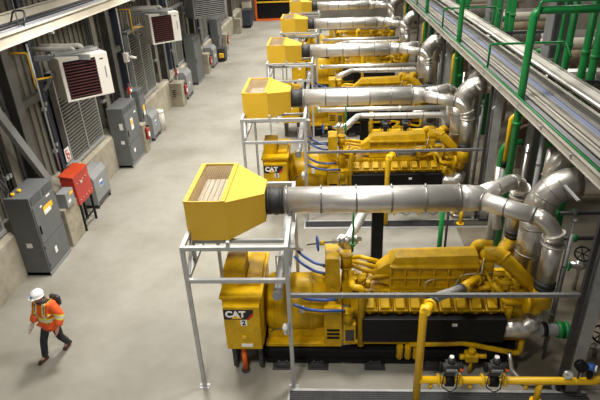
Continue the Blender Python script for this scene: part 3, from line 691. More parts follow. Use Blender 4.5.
# group of green risers beyond the trays
gc = [((6.62, 15.75), .06, 'slim green riser'), ((6.62, 15.15), .095, 'thick green riser'), ((6.7, 14.25), .10, 'left twin green riser'), ((6.7, 13.72), .10, 'right twin green riser')]
for (x, y), r_, n_ in gc:
    o = thing('green_riser', (x, y, 0), '', 'green pipe', 'green risers beyond the cable trays')
    MB().tube([(x, y, 0), (x, y, 9)], r_, 14).build('pipe', 'green', o)
    for z in (2.5, 5.2): MB().ring((x, y, z), (0, 0, 1), 0, r_ * 1.2, .09, 14).build('coupling', 'green', o)
    rows(o, n_ + ' standing beyond the cable trays {}', 4)
hz_ = thing('guide_rail', (6.8, 14.0, 4.55), '', 'rail', 'dark guide rails')
MB().box(6.5, 8.2, 13.6, 13.7, 4.52, 4.62).build('rail', 'dark', hz_)
rows(hz_, 'dark horizontal rail across the green risers {}', 3)
# building column beyond the trays
bc = thing('building_column', (7.0, 16.9, 0), '', 'column', 'grey building columns')
MB().box(6.68, 6.74, 16.6, 17.2, 0, 11).box(7.2, 7.26, 16.6, 17.2, 0, 11).box(6.74, 7.2, 16.87, 16.93, 0, 11).build('column', 'lgrey', bc)
for z in (4.3, 4.45, 4.9): MB().box(6.5, 7.0, 16.55, 16.6, z, z + .06).build('clip', 'galv', bc)
rows(bc, 'grey steel building column beyond the cable trays {}', 4)
# valves on the far side of the rack
def wheel_valve(x, y, z, mm, lab, wheel='black'):
    v = thing('wheel_valve', (x, y, z), lab, 'valve')
    MB().tube([(x, y, 0), (x, y, z - .1)], .05, 10).tube([(x - .3, y, z - .15), (x + .35, y, z - .15)], .09, 14).ball((x, y, z - .15), .14).build('body', 'steel', v)
    for s_ in (-.3, .35): MB().ring((x + s_, y, z - .15), (1, 0, 0), 0, .15, .05, 16).build('flange', mm, v)
    MB().tube([(x, y, z - .05), (x - .05, y - .12, z + .25)], .025, 8).build('stem', 'steel', v)
    d = V((-.2, -.6, .77)); w = MB().torus((x - .05, y - .12, z + .25), d, .18, .022)
    for a_ in range(3):
        u = d.cross(V((1, 0, 0))).normalized(); q = Matrix.Rotation(a_ * PI / 3, 3, d.normalized()) @ u * .17
        w.bar(V((x - .05, y - .12, z + .25)) - q, V((x - .05, y - .12, z + .25)) + q, .02)
    w.build('handwheel', wheel, v)
    return v
wheel_valve(6.1, 11.0, .9, 'green', 'wheel valve with black spoked handwheel on the floor beyond the nearest rack column')
wheel_valve(5.6, 8.7, .45, 'steel', 'low wheel valve with blue body at the right edge of the picture', 'black')
cpl = thing('drain_pipe', (4.6, 8.25, 0), 'short grey pipe with green flange beside the nearest exhaust blanket', 'pipe')
MB().tube([(4.14, 8.25, 1.12), (4.72, 8.25, 1.1)], .12, 16).build('pipe', 'lgrey', cpl)
MB().ring((4.2, 8.25, 1.12), (1, 0, 0), 0, .145, .08, 20).build('coupling', 'black', cpl)
MB().ring((4.50, 8.25, 1.11), (1, 0, 0), 0, .16, .1, 20).ring((4.62, 8.25, 1.1), (1, 0, 0), 0, .17, .08, 20).build('flange', 'green', cpl)
MB().tube(fillet([(4.82, 8.25, 1.1), (5.0, 8.25, 1.1), (5.0, 8.25, 0)], .1), .08, 12).build('leg', 'steel', cpl)
for i, (x0, x1, y, z) in enumerate(((5.0, 6.0, 10.4, 1.9), (5.3, 6.6, 11.2, 2.1))):
    o = thing('cross_pipe', (x0, y, z), ['lower', 'upper'][i] + ' dark cross pipe with green clamps beyond the nearest exhaust duct', 'pipe')
    MB().tube(fillet([(x0, y, z), (x1, y, z), (x1, y, 0)], .1), .05, 10).build('pipe', 'dark', o)
    for x in (x0 + .05, x0 + .5): MB().ring((x, y, z), (1, 0, 0), 0, .09, .1, 12).build('clamp', 'green', o)
# ------------------------------------------------------------------ cable trays along the rack
Y0, Y1 = 5.2, 55.0
def tray(x0, x1, z, h, lab, rail='traymetal', inner='traygrey', rungs=.45):
    t_ = thing('cable_tray', (x0, 30, z), lab, 'cable tray', 'cable trays on the right')
    for x, s_ in ((x0, 1), (x1, -1)):
        MB().box(min(x, x + .012 * s_), max(x, x + .012 * s_), Y0, Y1, z, z + h).box(min(x - .03 * s_, x + .06 * s_), max(x - .03 * s_, x + .06 * s_), Y0, Y1, z + h, z + h + .014).box(min(x - .03 * s_, x + .05 * s_), max(x - .03 * s_, x + .05 * s_), Y0, Y1, z - .014, z).build('side_rail', rail, t_)
    b = MB(); n = int((Y1 - Y0) / rungs)
    for i in range(n): b.box(x0 + .012, x1 - .012, Y0 + i * rungs, Y0 + i * rungs + .05, z + .02, z + .05)
    tag(b.build('rungs', inner, t_), kind='stuff')
    return t_
def run(name, x, z, r_, mm, lab, grp=None, cat='cable', n=8):
    o = MB().tube([(x, Y0, z), (x, Y1, z)], r_, n).build(name, mm, loc=(x, 30, z)); return tag(o, lab, cat, grp)
ta = tray(4.36, 4.74, TZ, .16, 'narrow cable tray nearest the generators with a grey outer side rail')
b = MB().box(4.375, 4.725, Y0, Y1, TZ + .052, TZ + .06); b.build('bottom_plate', 'traygrey', ta)
run('green_tube', 4.405, TZ + .205, .02, 'green', 'thin green tube running along the top of the nearest tray rail', None, 'tube')
b = MB()
for i in range(34):
    y = Y0 + .8 + i * 1.49; b.box(4.32, 4.36, y, y + .08, TZ + .06, TZ + .1)
tag(b.build('rail_splices', 'galv', ta), kind='stuff')
for i, x in enumerate((4.615, 4.655, 4.695)):
    run('power_cable', x, TZ + .085, .018, 'greyc', ['left', 'middle', 'right'][i] + ' grey cable lying in the narrow tray nearest the generators', 'grey cables in the narrow tray')
run('conduit_run', 4.86, TZ + .14, .035, 'traymetal', 'pale conduit running between the narrow tray and the wide tray', None, 'conduit')
tb_ = tray(4.98, 5.72, TZ, .13, 'wide cable tray in the middle carrying blue cables')
MB().box(4.995, 5.705, Y0, Y1, TZ + .052, TZ + .06).build('bottom_plate', 'traygrey', tb_)
MB().box(5.155, 5.165, Y0, Y1, TZ + .06, TZ + .13).build('divider', 'traymetal', tb_)
MB().box(5.43, 5.44, Y0, Y1, TZ + .06, TZ + .13).build('divider', 'traymetal', tb_)
cc = ['greyc', 'bluec', 'bluec', 'greyc', 'bluec', 'bluec', 'blackc', 'greyc']
for i, mm in enumerate(cc):
    run('tray_cable', 5.19 + i * .031, TZ + .078 + .006 * (i % 2), .015, mm, 'one of the blue and grey cables lying together in the wide middle tray', 'cables in the wide tray', n=6)
run('conduit_run', 5.88, TZ + .2, .055, 'silver', 'round silver conduit running beside the wide cable tray', None, 'conduit', 12)
run('conduit_run', 5.99, TZ + .08, .03, 'dark', 'thin dark conduit below the round silver conduit', None, 'conduit')
tc_ = tray(6.1, 6.5, TZ, .12, 'far cable tray carrying white insulated tubes')
for i, x in enumerate((6.19, 6.29, 6.39)): run('insulated_tube', x, TZ + .1, .042, 'white', ['left', 'middle', 'right'][i] + ' white tube lying in the far cable tray', 'white tubes in the far tray', 'tube')

# ------------------------------------------------------------------ machinery hall beyond the rack
def vessel(x0, x1, y, z, r_, mm, lab):
    o = thing('horizontal_vessel', ((x0 + x1) / 2, y, 0), lab, 'vessel', 'insulated vessels beyond the rack')
    MB().tube([(x0, y, z), (x0 + .12, y, z), (x1 - .12, y, z), (x1, y, z)], [r_ * .75, r_, r_, r_ * .75], 24).build('shell', mm, o)
    for k in range(4):
        x = x0 + .4 + k * (x1 - x0 - .8) / 3; MB().ring((x, y, z), (1, 0, 0), 0, r_ * 1.02, .04, 24).build('band', 'band', o)
    for x in (x0 + .6, x1 - .6): MB().box(x - .1, x + .1, y - .2, y + .2, 0, z - r_ * .8).build('saddle', 'rust', o)
    return o
for k in range(5):
    y = 15.2 + 7.47 * k; r_ = ROWS[k].replace('in the ', 'beyond the ')
    vessel(7.6, 13.5, y + 2.8, 2.6, .55, 'tan', 'brown insulated vessel lying ' + r_)
    vessel(7.6, 13.5, y + 4.6, 3.0, .35, 'silver', 'slim silver vessel lying ' + r_)
    vessel(7.4, 13.5, y + 5.8, 2.1, .45, 'silver', 'low silver vessel lying ' + r_)
    vessel(7.4, 13.5, y + 1.2, 3.4, .26, 'cream', 'cream insulated pipe drum lying ' + r_)
    o = thing('pump_skid', (7.2, y + 3.6, 0), 'brown pump housing on a plinth ' + r_, 'pump', 'pump skids beyond the rack')
    MB().box(6.9, 7.5, y + 3.2, y + 4.0, 0, .9, .03).build('plinth', 'conc', o)
    MB().tube([(7.2, y + 3.2, 1.3), (7.2, y + 4.0, 1.3)], .38, 18).tube([(7.2, y + 3.6, 1.3), (7.2, y + 3.6, 2.2)], .14, 14).ring((7.2, y + 3.6, 2.2), (0, 0, 1), 0, .24, .06, 16).build('casing', 'rust', o)
    o = thing('valve_pipe', (7.6, y + 5.2, 0), 'green branch pipe with elbow standing ' + r_, 'green pipe', 'green branches beyond the rack')
    MB().tube(fillet([(7.7, y + 5.2, 0), (7.7, y + 5.2, 3.9), (9.0, y + 5.2, 3.9)], .2), .1, 12).build('pipe', 'green', o)
# back wall of the service strip
# ------------------------------------------------------------------ far end: roll-up door with orange frame
dr = thing('rollup_door', (-5.5, 55.2, 0), 'dark roll-up door with orange and yellow frame on the far wall', 'door')
MB().box(-7.1, -2.4, 55.15, 55.25, 0, 4.6).build('curtain', 'black', dr)
for x in (-7.25, -2.4): MB().box(x, x + .16, 54.98, 55.25, 0, 4.7).build('jamb', 'orange', dr)
MB().box(-7.1, -2.4, 54.98, 55.14, .0, .18).build('bottom_bar', 'orange', dr)
for z in (1.7, 2.5): MB().box(-7.1, -2.4, 54.986, 55.14, z, z + .12).build('slat_bar', 'ylabel', dr)
# ------------------------------------------------------------------ left wall
PY = [(6.4, .75), (13.15, .9), (20.55, .45), (27.05, .75), (34.0, .75), (40.9, .75), (48.3, .8)]
PN = ['beside the nearest grey cabinet', 'between the second grey cabinet and the red extinguisher', 'large, with a black mark, in the middle of the left wall', 'fourth along the left wall, by a tall grey cabinet', 'fifth along the left wall', 'nearest the far door']
for i, (y, w) in enumerate(PY):
    if i == 0: continue
    p = MB().box(-8.72, -7.78, y, y + w, 0, 1.25, .02).build('concrete_pier', 'pierm', loc=(-8.2, y + w / 2, 0))
    tag(p, 'concrete pier ' + PN[i - 1], 'pier', 'concrete piers along the left wall')
    if i == 3:
        b = MB()
        for k in range(4): b.box(-8.3 + .03 * (k % 2), -8.16 + .05 * (k % 2), y - .012, y + .01, .55 + k * .1, .6 + k * .1)
        b.build('stencil_mark', 'blk', p)
    c = thing('steel_column', (-8.3, y + .3, 1.25), 'grey steel column standing on the pier ' + PN[i - 1], 'column', 'steel columns along the left wall')
    yc = y + w / 2
    MB().box(-8.50, -8.47, yc - .17, yc + .17, 1.28, 11.8).box(-8.86, -8.83, yc - .17, yc + .17, 1.28, 11.8).box(-8.83, -8.50, yc - .012, yc + .012, 1.28, 11.8).build('column', 'brick', c)
    b = MB().box(-8.72, -8.36, yc - .21, yc + .21, 1.25, 1.29)
    for sx in (-8.42,):
        for sy in (-.19, .19): b.tube([(sx, yc + sy, 1.29), (sx, yc + sy, 1.36)], .02, 6)
    b.build('base_plate', 'dark', c)
# wall posts and light pilasters
for k in range(7):
    y = 8.2 + 6.9 * k
    MB_ = MB().box(-9.0, -8.8, y + 7.32, y + 7.52, 1.45, 11.5); structure(MB_, 'trim_%d' % (4 + 2 * k), 'bluesteel')
    MB_ = MB().box(-9.0, -8.72, y + 4.6, y + 4.95, 1.45, 11.5); structure(MB_, 'trim_%d' % (5 + 2 * k), 'farwall')
# louvers
LN = ['behind the nearest grey cabinet', 'below the nearest white unit heater', 'below the second white unit heater', 'fourth from the front', 'fifth from the front', 'farthest from the camera']
for k in range(6):
    y = 8.85 + 7.0 * k
    l = thing('wall_louver', (-8.7, y + 1.4, 1.5), 'grey slatted wall louver ' + LN[k], 'louver', 'wall louvers')
    b = MB()
    for z0, z1 in ((1.48, 1.58), (4.52, 4.62)): b.box(-8.80, -8.58, y, y + 2.75, z0, z1)
    for yy in (y, y + 1.33, y + 2.67): b.box(-8.80, -8.60, yy, yy + .07, 1.5, 4.6)
    b.build('frame', 'galv', l)
    MB().box(-8.82, -8.80, y, y + 2.75, 1.5, 4.6).build('backing', 'black', l)
    b = MB()
    for i in range(26):
        z = 1.62 + i * .113; b.box(-8.70, -8.62, y + .07, y + 2.67, z, z + .035)
    b.build('slats', 'louver', l)
# diagonal wind brace
for k, n_ in ((0, 'behind the nearest grey cabinet'),):
    y = 13.4 + 6.9 * k
    b = MB().bar((-8.34, y + .35, 1.9), (-8.34, y - 2.0, 6.3), .24, .14, (1, 0, 0)); tag(b.build('wind_brace', 'lgrey', loc=(-8.62, y - 2, 3)), 'grey diagonal steel brace ' + n_, 'brace', 'diagonal braces')
# conduits on the wall
CN = [(-8.25, 14.35, .03, 'galv', 1.4, 5.8, 'thin bright conduit with small boxes'), (-8.5, 14.9, .05, 'dark', 1.5, 7.5, 'dark pipe'), (-8.72, 12.6, .03, 'blackc', 2.0, 7.0, 'black cable drop'), (-8.72, 12.45, .03, 'blackc', 2.0, 7.0, 'second black cable drop')]
for k in range(4):
    for x, y, r_, mm, z0, z1, n_ in CN:
        o = thing('wall_conduit', (x, y + 6.9 * k, z0), n_ + ' on the left wall ' + ['by the nearest pier', 'by the second pier', 'by the third pier', 'by the fourth pier'][k], 'conduit', 'wall conduits')
        yy = y + 6.9 * k
        MB().tube([(x, yy, z0), (x, yy, z1)], r_, 8).build('pipe', mm, o)
        for z in (2.6, 3.9): MB().box(x - .06, x + .06, yy - .05, yy + .05, z, z + .1).build('clip', 'galv', o)
def label_on(parent, x, y, z, w, h, m, name='label_plate'):   # plate on a +x face
    return MB().box(x, x + .006, y - w / 2, y + w / 2, z - h / 2, z + h / 2).build(name, m, parent)
def side_label(parent, x, y, z, w, h, m):                     # plate on a -y face
    return MB().box(x - w / 2, x + w / 2, y - .006, y, z - h / 2, z + h / 2).build('label_plate', m, parent)
def cabinet(x0, x1, y0, y1, h, lab, two=True, cat='cabinet', name='electrical_cabinet'):
    c = thing(name, ((x0 + x1) / 2, (y0 + y1) / 2, 0), lab, cat, None)
    MB().box(x0, x1, y0, y1, .02, h, .012).build('body', 'grey', c)
    MB().box(x0, x1 + .012, y0, y1, 0, .12).build('plinth', 'lgrey', c)
    w = y1 - y0
    MB().box(x1, x1 + .02, y0 + .04, y1 - .03, 1.02, h - .3, .004).build('upper_door', 'grey', c)
    MB().box(x1, x1 + .02, y0 + .04, y1 - .03, .16, .98, .004).build('lower_door', 'grey', c)
    for i in range(2):
        a = y0 + .06 + i * w / 2; b = MB().box(x1, x1 + .01, a, a + w / 2 - .12, h - .24, h - .06)
        v = b.build('vent_grille', 'dark', c); b = MB()
        for j in range(5): b.box(x1 + .01, x1 + .018, a + .01, a + w / 2 - .13, h - .225 + j * .034, h - .212 + j * .034)
        b.build('slats', 'grey', v)
    MB().box(x1 + .02, x1 + .05, y0 + .09, y0 + .13, 1.3, 1.55, .006).build('handle', 'black', c)
    for z in (1.15, 1.9): MB().box(x1 + .02, x1 + .03, y1 - .06, y1 - .03, z, z + .12).build('hinge', 'dark', c)
    for z in (.3, .85): MB().box(x1 + .018, x1 + .032, y0 + .05, y0 + .09, z, z + .08).build('hinge', 'dark', c)
    return c
c = cabinet(-8.45, -7.77, 11.65, 12.92, 2.42, 'nearest tall grey electrical cabinet with yellow warning label')
label_on(c, -7.745, 12.32, 1.80, .40, .22, 'ylabel'); label_on(c, -7.738, 12.30, 1.74, .34, .12, 'label'); label_on(c, -7.745, 12.18, .55, .12, .2, 'label'); label_on(c, -7.745, 12.05, 1.98, .1, .05, 'label'); label_on(c, -7.745, 12.5, 2.10, .2, .05, 'label')
MB().box(-7.745, -7.74, 12.40, 12.62, 1.75, 1.9).build('label_plate', 'ylabel', c)
side_label(c, -8.12, 11.645, 1.0, .16, .14, 'label')
b = MB()
for i in range(2): b.tube([(-8.38 + .05 * i, 11.75 + .1 * i, 2.42), (-8.40 + .05 * i, 11.75 + .1 * i, 2.6), (-8.6, 11.8 + .1 * i, 3.0)], .022, 6)
b.build('cable_entry', 'blackc', c)
MB().ring((-8.25, 11.82, 2.46), (0, 0, 1), 0, .05, .08, 10).build('cable_gland', 'ylabel', c); MB().ring((-8.2, 12.05, 2.46), (0, 0, 1), 0, .05, .08, 10).build('cable_gland', 'ylabel', c)
c = cabinet(-8.50, -7.87, 18.95, 20.45, 2.47, 'second tall grey electrical cabinet with white notice sheet on its door')
label_on(c, -7.845, 19.62, 1.65, .26, .46, 'label'); label_on(c, -7.838, 19.60, 1.72, .16, .2, 'ylabel'); label_on(c, -7.845, 19.4, .62, .16, .16, 'label'); label_on(c, -7.845, 20.1, 2.0, .2, .08, 'label')
side_label(c, -8.03, 18.945, 1.75, .14, .26, 'label'); side_label(c, -8.08, 18.945, 1.1, .14, .14, 'label')
c = cabinet(-8.45, -7.95, 21.1, 21.75, 2.55, 'third tall grey cabinet, narrow, with yellow and white label')
label_on(c, -7.925, 21.45, 1.7, .2, .3, 'ylabel'); label_on(c, -7.92, 21.45, 1.5, .2, .18, 'label')
c = cabinet(-8.5, -7.92, 31.3, 33.1, 2.75, 'fourth tall grey cabinet standing before the fourth concrete pier')
c = cabinet(-8.5, -7.95, 38.8, 40.3, 2.7, 'fifth tall grey cabinet, the farthest along the left wall')
def transformer(x0, x1, y0, y1, z0, z1, lab, lbl='blabel'):
    t = thing('transformer_box', ((x0 + x1) / 2, (y0 + y1) / 2, 0), lab, 'transformer', 'grey transformer boxes')
    MB().box(x0, x1, y0, y1, z0, z1 - .2, .01).hexa([(x0, y0, z1 - .2), (x1, y0, z1 - .2), (x1, y1, z1 - .2), (x0, y1, z1 - .2), (x0 + .02, y0 + .02, z1), (x1 - .14, y0 + .02, z1), (x1 - .14, y1 - .02, z1), (x0 + .02, y1 - .02, z1)]).build('housing', 'lgrey', t)
    for x in (x0 + .06, x1 - .06):
        for y in (y0 + .06, y1 - .06): MB().box(x - .04, x + .04, y - .04, y + .04, 0, z0).build('foot', 'dark', t)
    label_on(t, x1, (y0 + y1) / 2 - .05, z0 + .62, .24, .22, 'label'); label_on(t, x1 + .006, (y0 + y1) / 2 - .05, z0 + .60, .2, .12, lbl)
    MB().box(x1 - .06, x1 + .004, y0 + .06, y1 - .06, z0 + .03, z0 + .1).build('vent_grille', 'dark', t)
transformer(-8.43, -7.92, 15.55, 16.7, .14, 1.28, 'grey transformer box with blue label beside the red panel')
transformer(-8.43, -7.85, 21.95, 22.95, .12, 1.25, 'grey transformer box with blue label beyond the third cabinet')
transformer(-8.43, -7.8, 28.3, 29.5, .12, 1.5, 'grey transformer box beside the extinguisher on the large middle pier', 'lgrey')
transformer(-8.4, -7.75, 35.6, 36.8, .1, 1.35, 'distant grey box standing beyond the fourth pier', 'label')
b = MB().tube([(-7.95, 23.4, 0), (-7.95, 23.4, .95), (-7.95, 23.4, 1.0)], [.2, .2, .15], 18); t = b.build('drum', 'white', loc=(-7.95, 23.4, 0)); tag(t, 'pale round drum standing beyond the second transformer box', 'drum')
MB().ring((-7.95, 23.4, .9), (0, 0, 1), 0, .21, .04, 18).build('rim', 'lgrey', t)
# red panel on legs
r_ = thing('fire_control_box', (-7.9, 14.5, 0), 'red control box on black legs between pier and transformer', 'panel')
MB().hexa([(-8.15, 13.98, .98), (-7.70, 13.98, .98), (-7.70, 15.0, .98), (-8.15, 15.0, .98), (-8.15, 13.98, 1.95), (-7.74, 13.98, 1.88), (-7.74, 15.0, 1.88), (-8.15, 15.0, 1.95)]).build('housing', 'red', r_)
MB().hexa([(-8.17, 13.96, 1.95), (-7.73, 13.96, 1.88), (-7.73, 15.02, 1.88), (-8.17, 15.02, 1.95), (-8.17, 13.96, 1.98), (-7.73, 13.96, 1.91), (-7.73, 15.02, 1.91), (-8.17, 15.02, 1.98)]).build('lid', 'redlid_lit', r_)
b = MB()
for i in range(5):
    for j in range(2): b.box(-7.73, -7.685, 14.1 + .2 * i, 14.12 + .2 * i, 1.1 + .55 * j, 1.13 + .55 * j)
b.build('rivets', 'cream', r_)
label_on(r_, -7.715, 14.4, 1.6, .14, .08, 'cream')
for y in (14.1, 14.9):
    for x in (-8.08, -7.78): MB().box(x - .03, x + .03, y - .03, y + .03, 0, .98).build('leg', 'black', r_)
MB().bar((-7.78, 14.1, .35), (-7.78, 14.9, .35), .04).build('crossbar', 'black', r_)
j = thing('junction_box', (-8.0, 13.5, 1.25), 'small grey junction box with yellow label on the nearest pier', 'box')
MB().box(-8.0, -7.7, 13.28, 13.78, 1.26, 1.72, .01).build('housing', 'lgrey', j); label_on(j, -7.7, 13.62, 1.62, .2, .1, 'ylabel'); MB().box(-7.7, -7.69, 13.36, 13.52, 1.38, 1.46).build('latch', 'label', j)
j = thing('junction_box', (-8.2, 15.3, 1.5), 'small grey switch box with yellow label above the red control box', 'box')
MB().box(-8.45, -8.15, 15.05, 15.5, 1.42, 1.86, .01).build('housing', 'lgrey', j); label_on(j, -8.15, 15.36, 1.76, .2, .1, 'ylabel')
MB().tube(fillet([(-8.3, 15.1, 1.6), (-8.3, 14.6, 1.5), (-8.05, 14.35, 1.5)], .1), .03, 8).build('conduit', 'galv', j)
# extinguishers
def ext(x, y, z, lab):
    e_ = thing('fire_extinguisher', (x, y, z), lab, 'fire extinguisher', 'red fire extinguishers')
    MB().tube([(x, y, z), (x, y, z + .03), (x, y, z + .48), (x, y, z + .56)], [.08, .095, .095, .04], 16).build('cylinder', 'red', e_)
    MB().tube([(x + .085, y - .02, z + .16), (x + .098, y - .02, z + .16)], .05, 8).box(x + .06, x + .1, y - .07, y + .05, z + .16, z + .34).build('label_plate', 'label', e_)
    MB().box(x - .03, x + .1, y - .02, y + .02, z + .56, z + .62).build('valve_handle', 'black', e_)
    MB().tube(fillet([(x, y - .02, z + .58), (x, y - .13, z + .5), (x, y - .12, z + .1)], .06), .018, 6).build('hose', 'rubber', e_)
    MB().box(x - .16, x - .09, y - .05, y + .05, z + .1, z + .5).build('wall_bracket', 'dark', e_)
ext(-7.72, 20.78, .55, 'red fire extinguisher on the narrow pier beside the second grey cabinet')
ext(-7.72, 27.6, .5, 'red fire extinguisher on the large marked middle pier')
ext(-7.72, 34.4, .5, 'red fire extinguisher on the fourth pier')
ext(-7.72, 41.3, .5, 'red fire extinguisher on the fifth pier')
# alarm beacons, sign, camera
for (x, y, z, lab) in ((-8.0, 20.4, 2.75, 'red alarm beacon above the second grey cabinet'), (-8.0, 27.3, 1.75, 'small red alarm lamp above the large marked pier'), (-8.0, 41.2, 4.4, 'distant red alarm beacon high on the fifth column')):
    o = thing('alarm_beacon', (x, y, z), lab, 'alarm', 'red alarms')
    MB().box(x - .06, x + .04, y - .08, y + .08, z - .1, z + .14, .01).build('housing', 'red', o); MB().tube([(x + .04, y, z + .02), (x + .09, y, z + .02)], .06, 12).build('lens', 'label', o)
    MB().tube([(x, y, z - .1), (x, y, z - 1.0)], .02, 6).build('conduit', 'galv', o)
def sign(x, y, z, lab, w):
    s_ = thing('wall_sign', (x, y, z), lab, 'sign', 'red and white extinguisher signs')
    MB().box(x, x + .015, y - w / 2, y + w / 2, z - w * .7, z + w * .7).build('plate', 'label', s_)
    b = MB().box(x + .015, x + .02, y - w * .1, y + w * .1, z + w * .35, z + w * .55).box(x + .015, x + .02, y - w * .35, y + w * .35, z - w * .6, z - w * .52)
    b.tube([(x + .015, y, z - w * .15), (x + .02, y, z - w * .15)], w * .34, 16).box(x + .015, x + .02, y - w * .4, y - w * .2, z + w * .1, z + w * .6); b.build('extinguisher_symbol', 'red', s_)
    MB().tube([(x + .02, y, z - w * .18), (x + .026, y, z - w * .18)], w * .14, 12).build('symbol_centre', 'label', s_)
sign(-8.05, 14.62, 2.42, 'red and white fire sign on the post by the nearest pier', .3)
sign(-8.05, 41.4, 3.5, 'distant red and white fire sign on the fifth column', .5)
cam_ = thing('security_camera', (-8.1, 20.4, 4.1), 'white security camera on the second column', 'camera')
MB().box(-8.06, -7.9, 20.55, 20.8, 3.85, 4.2, .01).build('mount_box', 'white', cam_); MB().tube([(-7.9, 20.68, 4.05), (-7.6, 20.75, 3.98)], .055, 12).build('camera_body', 'white', cam_)
# unit heaters
def heater(x, y, zc, lab, w=1.42, d=.98, hh=1.26, mm='white', grille='heat', flue=True):
    h_ = thing('unit_heater', (x, y, zc), lab, 'heater', 'wall hung unit heaters'); h_['_o'] = (0, 0, 0)
    h_.rotation_euler = (0, 0, math.radians(43))
    MB().box(-w / 2, w / 2, -d / 2, d / 2, -hh / 2, hh / 2, .02).build('casing', mm, h_)
    gx0, gx1 = -w / 2 + .1, w / 2 - (.38 if flue else .08)
    MB().box(gx0, gx1, -d / 2 - .006, -d / 2, -hh / 2 + .07, hh / 2 - .1).build('grille_recess', 'black', h_)
    b = MB(); n = 12
    for i in range(n):
        z = -hh / 2 + .1 + i * (hh - .22) / n; b.poly([(gx0, -d / 2 - .008, z), (gx0, -d / 2 - .05, z + .035), (gx0, -d / 2 - .046, z + .05), (gx0, -d / 2 - .006, z + .02)], (gx1 - gx0, 0, 0))
    b.build('louver_slats', grille, h_)
    MB().box(w / 2 - .16, w / 2 - .12, -d / 2 - .005, -d / 2, -.12, .22).build('nameplate', 'lgrey', h_) if flue else None
    MB().box(w / 2 - .25, w / 2 - .15, -d / 2 - .005, -d / 2, hh / 2 - .2, hh / 2 - .16).build('badge', 'dark', h_) if flue else None
    if flue:
        MB().box(-w / 2 + .05, w / 2 - .1, -.1, .0, hh / 2 + .02, hh / 2 + .1).box(-w / 2 + .05, w / 2 - .1, .2, .3, hh / 2 + .02, hh / 2 + .1).build('hanger', 'galv', h_)
        for q, zz in ((.1, .17), (-.16, .12)):
            MB().tube(fillet([(.1 + q, .1, hh / 2), (.1 + q, .1, hh / 2 + zz), (-.35 + q, .5, hh / 2 + zz), (-.8 + q, 1.0, hh / 2 + zz)], .12), .075, 14).build('flue_pipe', 'white', h_)
    return h_
heater(-7.45, 15.5, 4.66, 'nearest white unit heater with dark maroon grille on the left wall')
heater(-7.45, 24.0, 4.62, 'second white unit heater with dark maroon grille on the left wall')
heater(-7.25, 32.6, 4.55, 'grey louvered air unit high beyond the white heaters', 2.2, 1.0, 1.5, 'lgrey', 'galv', False)
for y, n_ in ((15.45, 'nearest'), (23.9, 'second'), (32.6, 'third')):
    o = thing('heater_bracket', (-8.6, y, 5.1), 'grey arm bracket carrying the %s unit heater' % n_, 'bracket', 'heater brackets')
    MB().bar((-8.55, y - .35, 5.25), (-6.9, y - .35, 5.25), .10, .14).build('arm', 'lgrey', o)
    MB().bar((-8.55, y + .4, 5.25), (-6.9, y + .4, 5.25), .10, .14).build('arm', 'lgrey', o)
    MB().bar((-8.5, y - .35, 4.3), (-7.7, y - .35, 5.2), .08).build('strut', 'lgrey', o)
    if n_ == 'third': continue
    o = thing('gas_line', (-8.3, y - 1.0, 4.5), 'thin yellow gas line feeding the %s white unit heater' % n_, 'gas line', 'yellow gas lines to the heaters')
    MB().tube(fillet([(-8.95, y - 1.1, 5.55), (-8.3, y - 1.1, 5.55), (-8.3, y - 1.1, 4.8), (-7.95, y - .75, 4.8)], .05), .028, 8).build('pipe', 'ylabel', o)
    MB().tube([(-8.3, y - 1.1, 4.8), (-8.3, y - 1.1, 4.55)], .028, 8).build('drip_leg', 'ylabel', o)
# overhead cable ladder, upper left
ld = thing('cable_ladder', (-7.3, 16, 6.4), 'cream cable ladder hanging high above the left wall', 'cable tray')
for x, z0, z1 in ((-6.6, 6.40, 6.63), (-8.1, 6.44, 6.72)): MB().box(x - .02, x + .02, 3, 40, z0, z1).box(x - .05, x + .05, 3, 40, z1 - .01, z1 + .01).box(x - .05, x + .05, 3, 40, z0 - .01, z0 + .01).build('side_rail', 'cream', ld)
b = MB()
for i in range(60): b.box(-8.08, -6.62, 3.3 + i * .6, 3.36 + i * .6, 6.42, 6.45)
b.build('rungs', 'galv', ld)
for y in (9.0, 12.6, 18.5, 24.5, 30):
    MB().tube([(-7.3, y, 6.38), (-7.3, y, 12)], .012, 6).bar((-8.2, y, 6.36), (-6.5, y, 6.36), .05).build('hanger_rod', 'galv', ld)
for i, (x, mm, r_) in enumerate(((-7.9, 'blackc', .04), (-7.62, 'blackc', .04), (-7.38, 'greyc', .03), (-7.2, 'greyc', .035), (-7.08, 'bluec', .02), (-6.98, 'greyc', .04), (-6.86, 'blackc', .035))):
    o = MB().tube([(x, 3, 6.5), (x, 40, 6.5)], r_, 8).build('ladder_cable', mm, loc=(x, 20, 6.5)); tag(o, 'one of the cables lying along the cream overhead cable ladder', 'cable', 'cables on the overhead ladder')
for i, (y, dx) in enumerate(((10.9, 0), (12.6, .1))):
    o = MB().tube(fillet([(-7.2, y, 6.5), (-7.3 + dx, y + .3, 6.85), (-7.7, y + .6, 6.8), (-7.95, y + .8, 6.5), (-8.3, y + 1.0, 6.2)], .3), .025, 8).build('loose_cable', 'blackc', loc=(-8, y, 6.2)); tag(o, ['nearer', 'farther'][i] + ' black cable looping off the overhead ladder', 'cable', 'loose cables')
for i, y in enumerate((12.1, 20.1)):
    o = MB().tube(fillet([(-8.80, y - .05, 4.9), (-8.66, y, 3.7), (-8.66, y + .2, 3.5), (-8.66, y + .3, 4.2), (-8.80, y + .15, 4.7)], .2), .03, 8).build('cable_coil', 'blackc', loc=(-8.25, y, 4.2)); tag(o, ['nearest', 'second'][i] + ' black cable loop hanging on the left wall', 'cable', 'hanging cable loops')
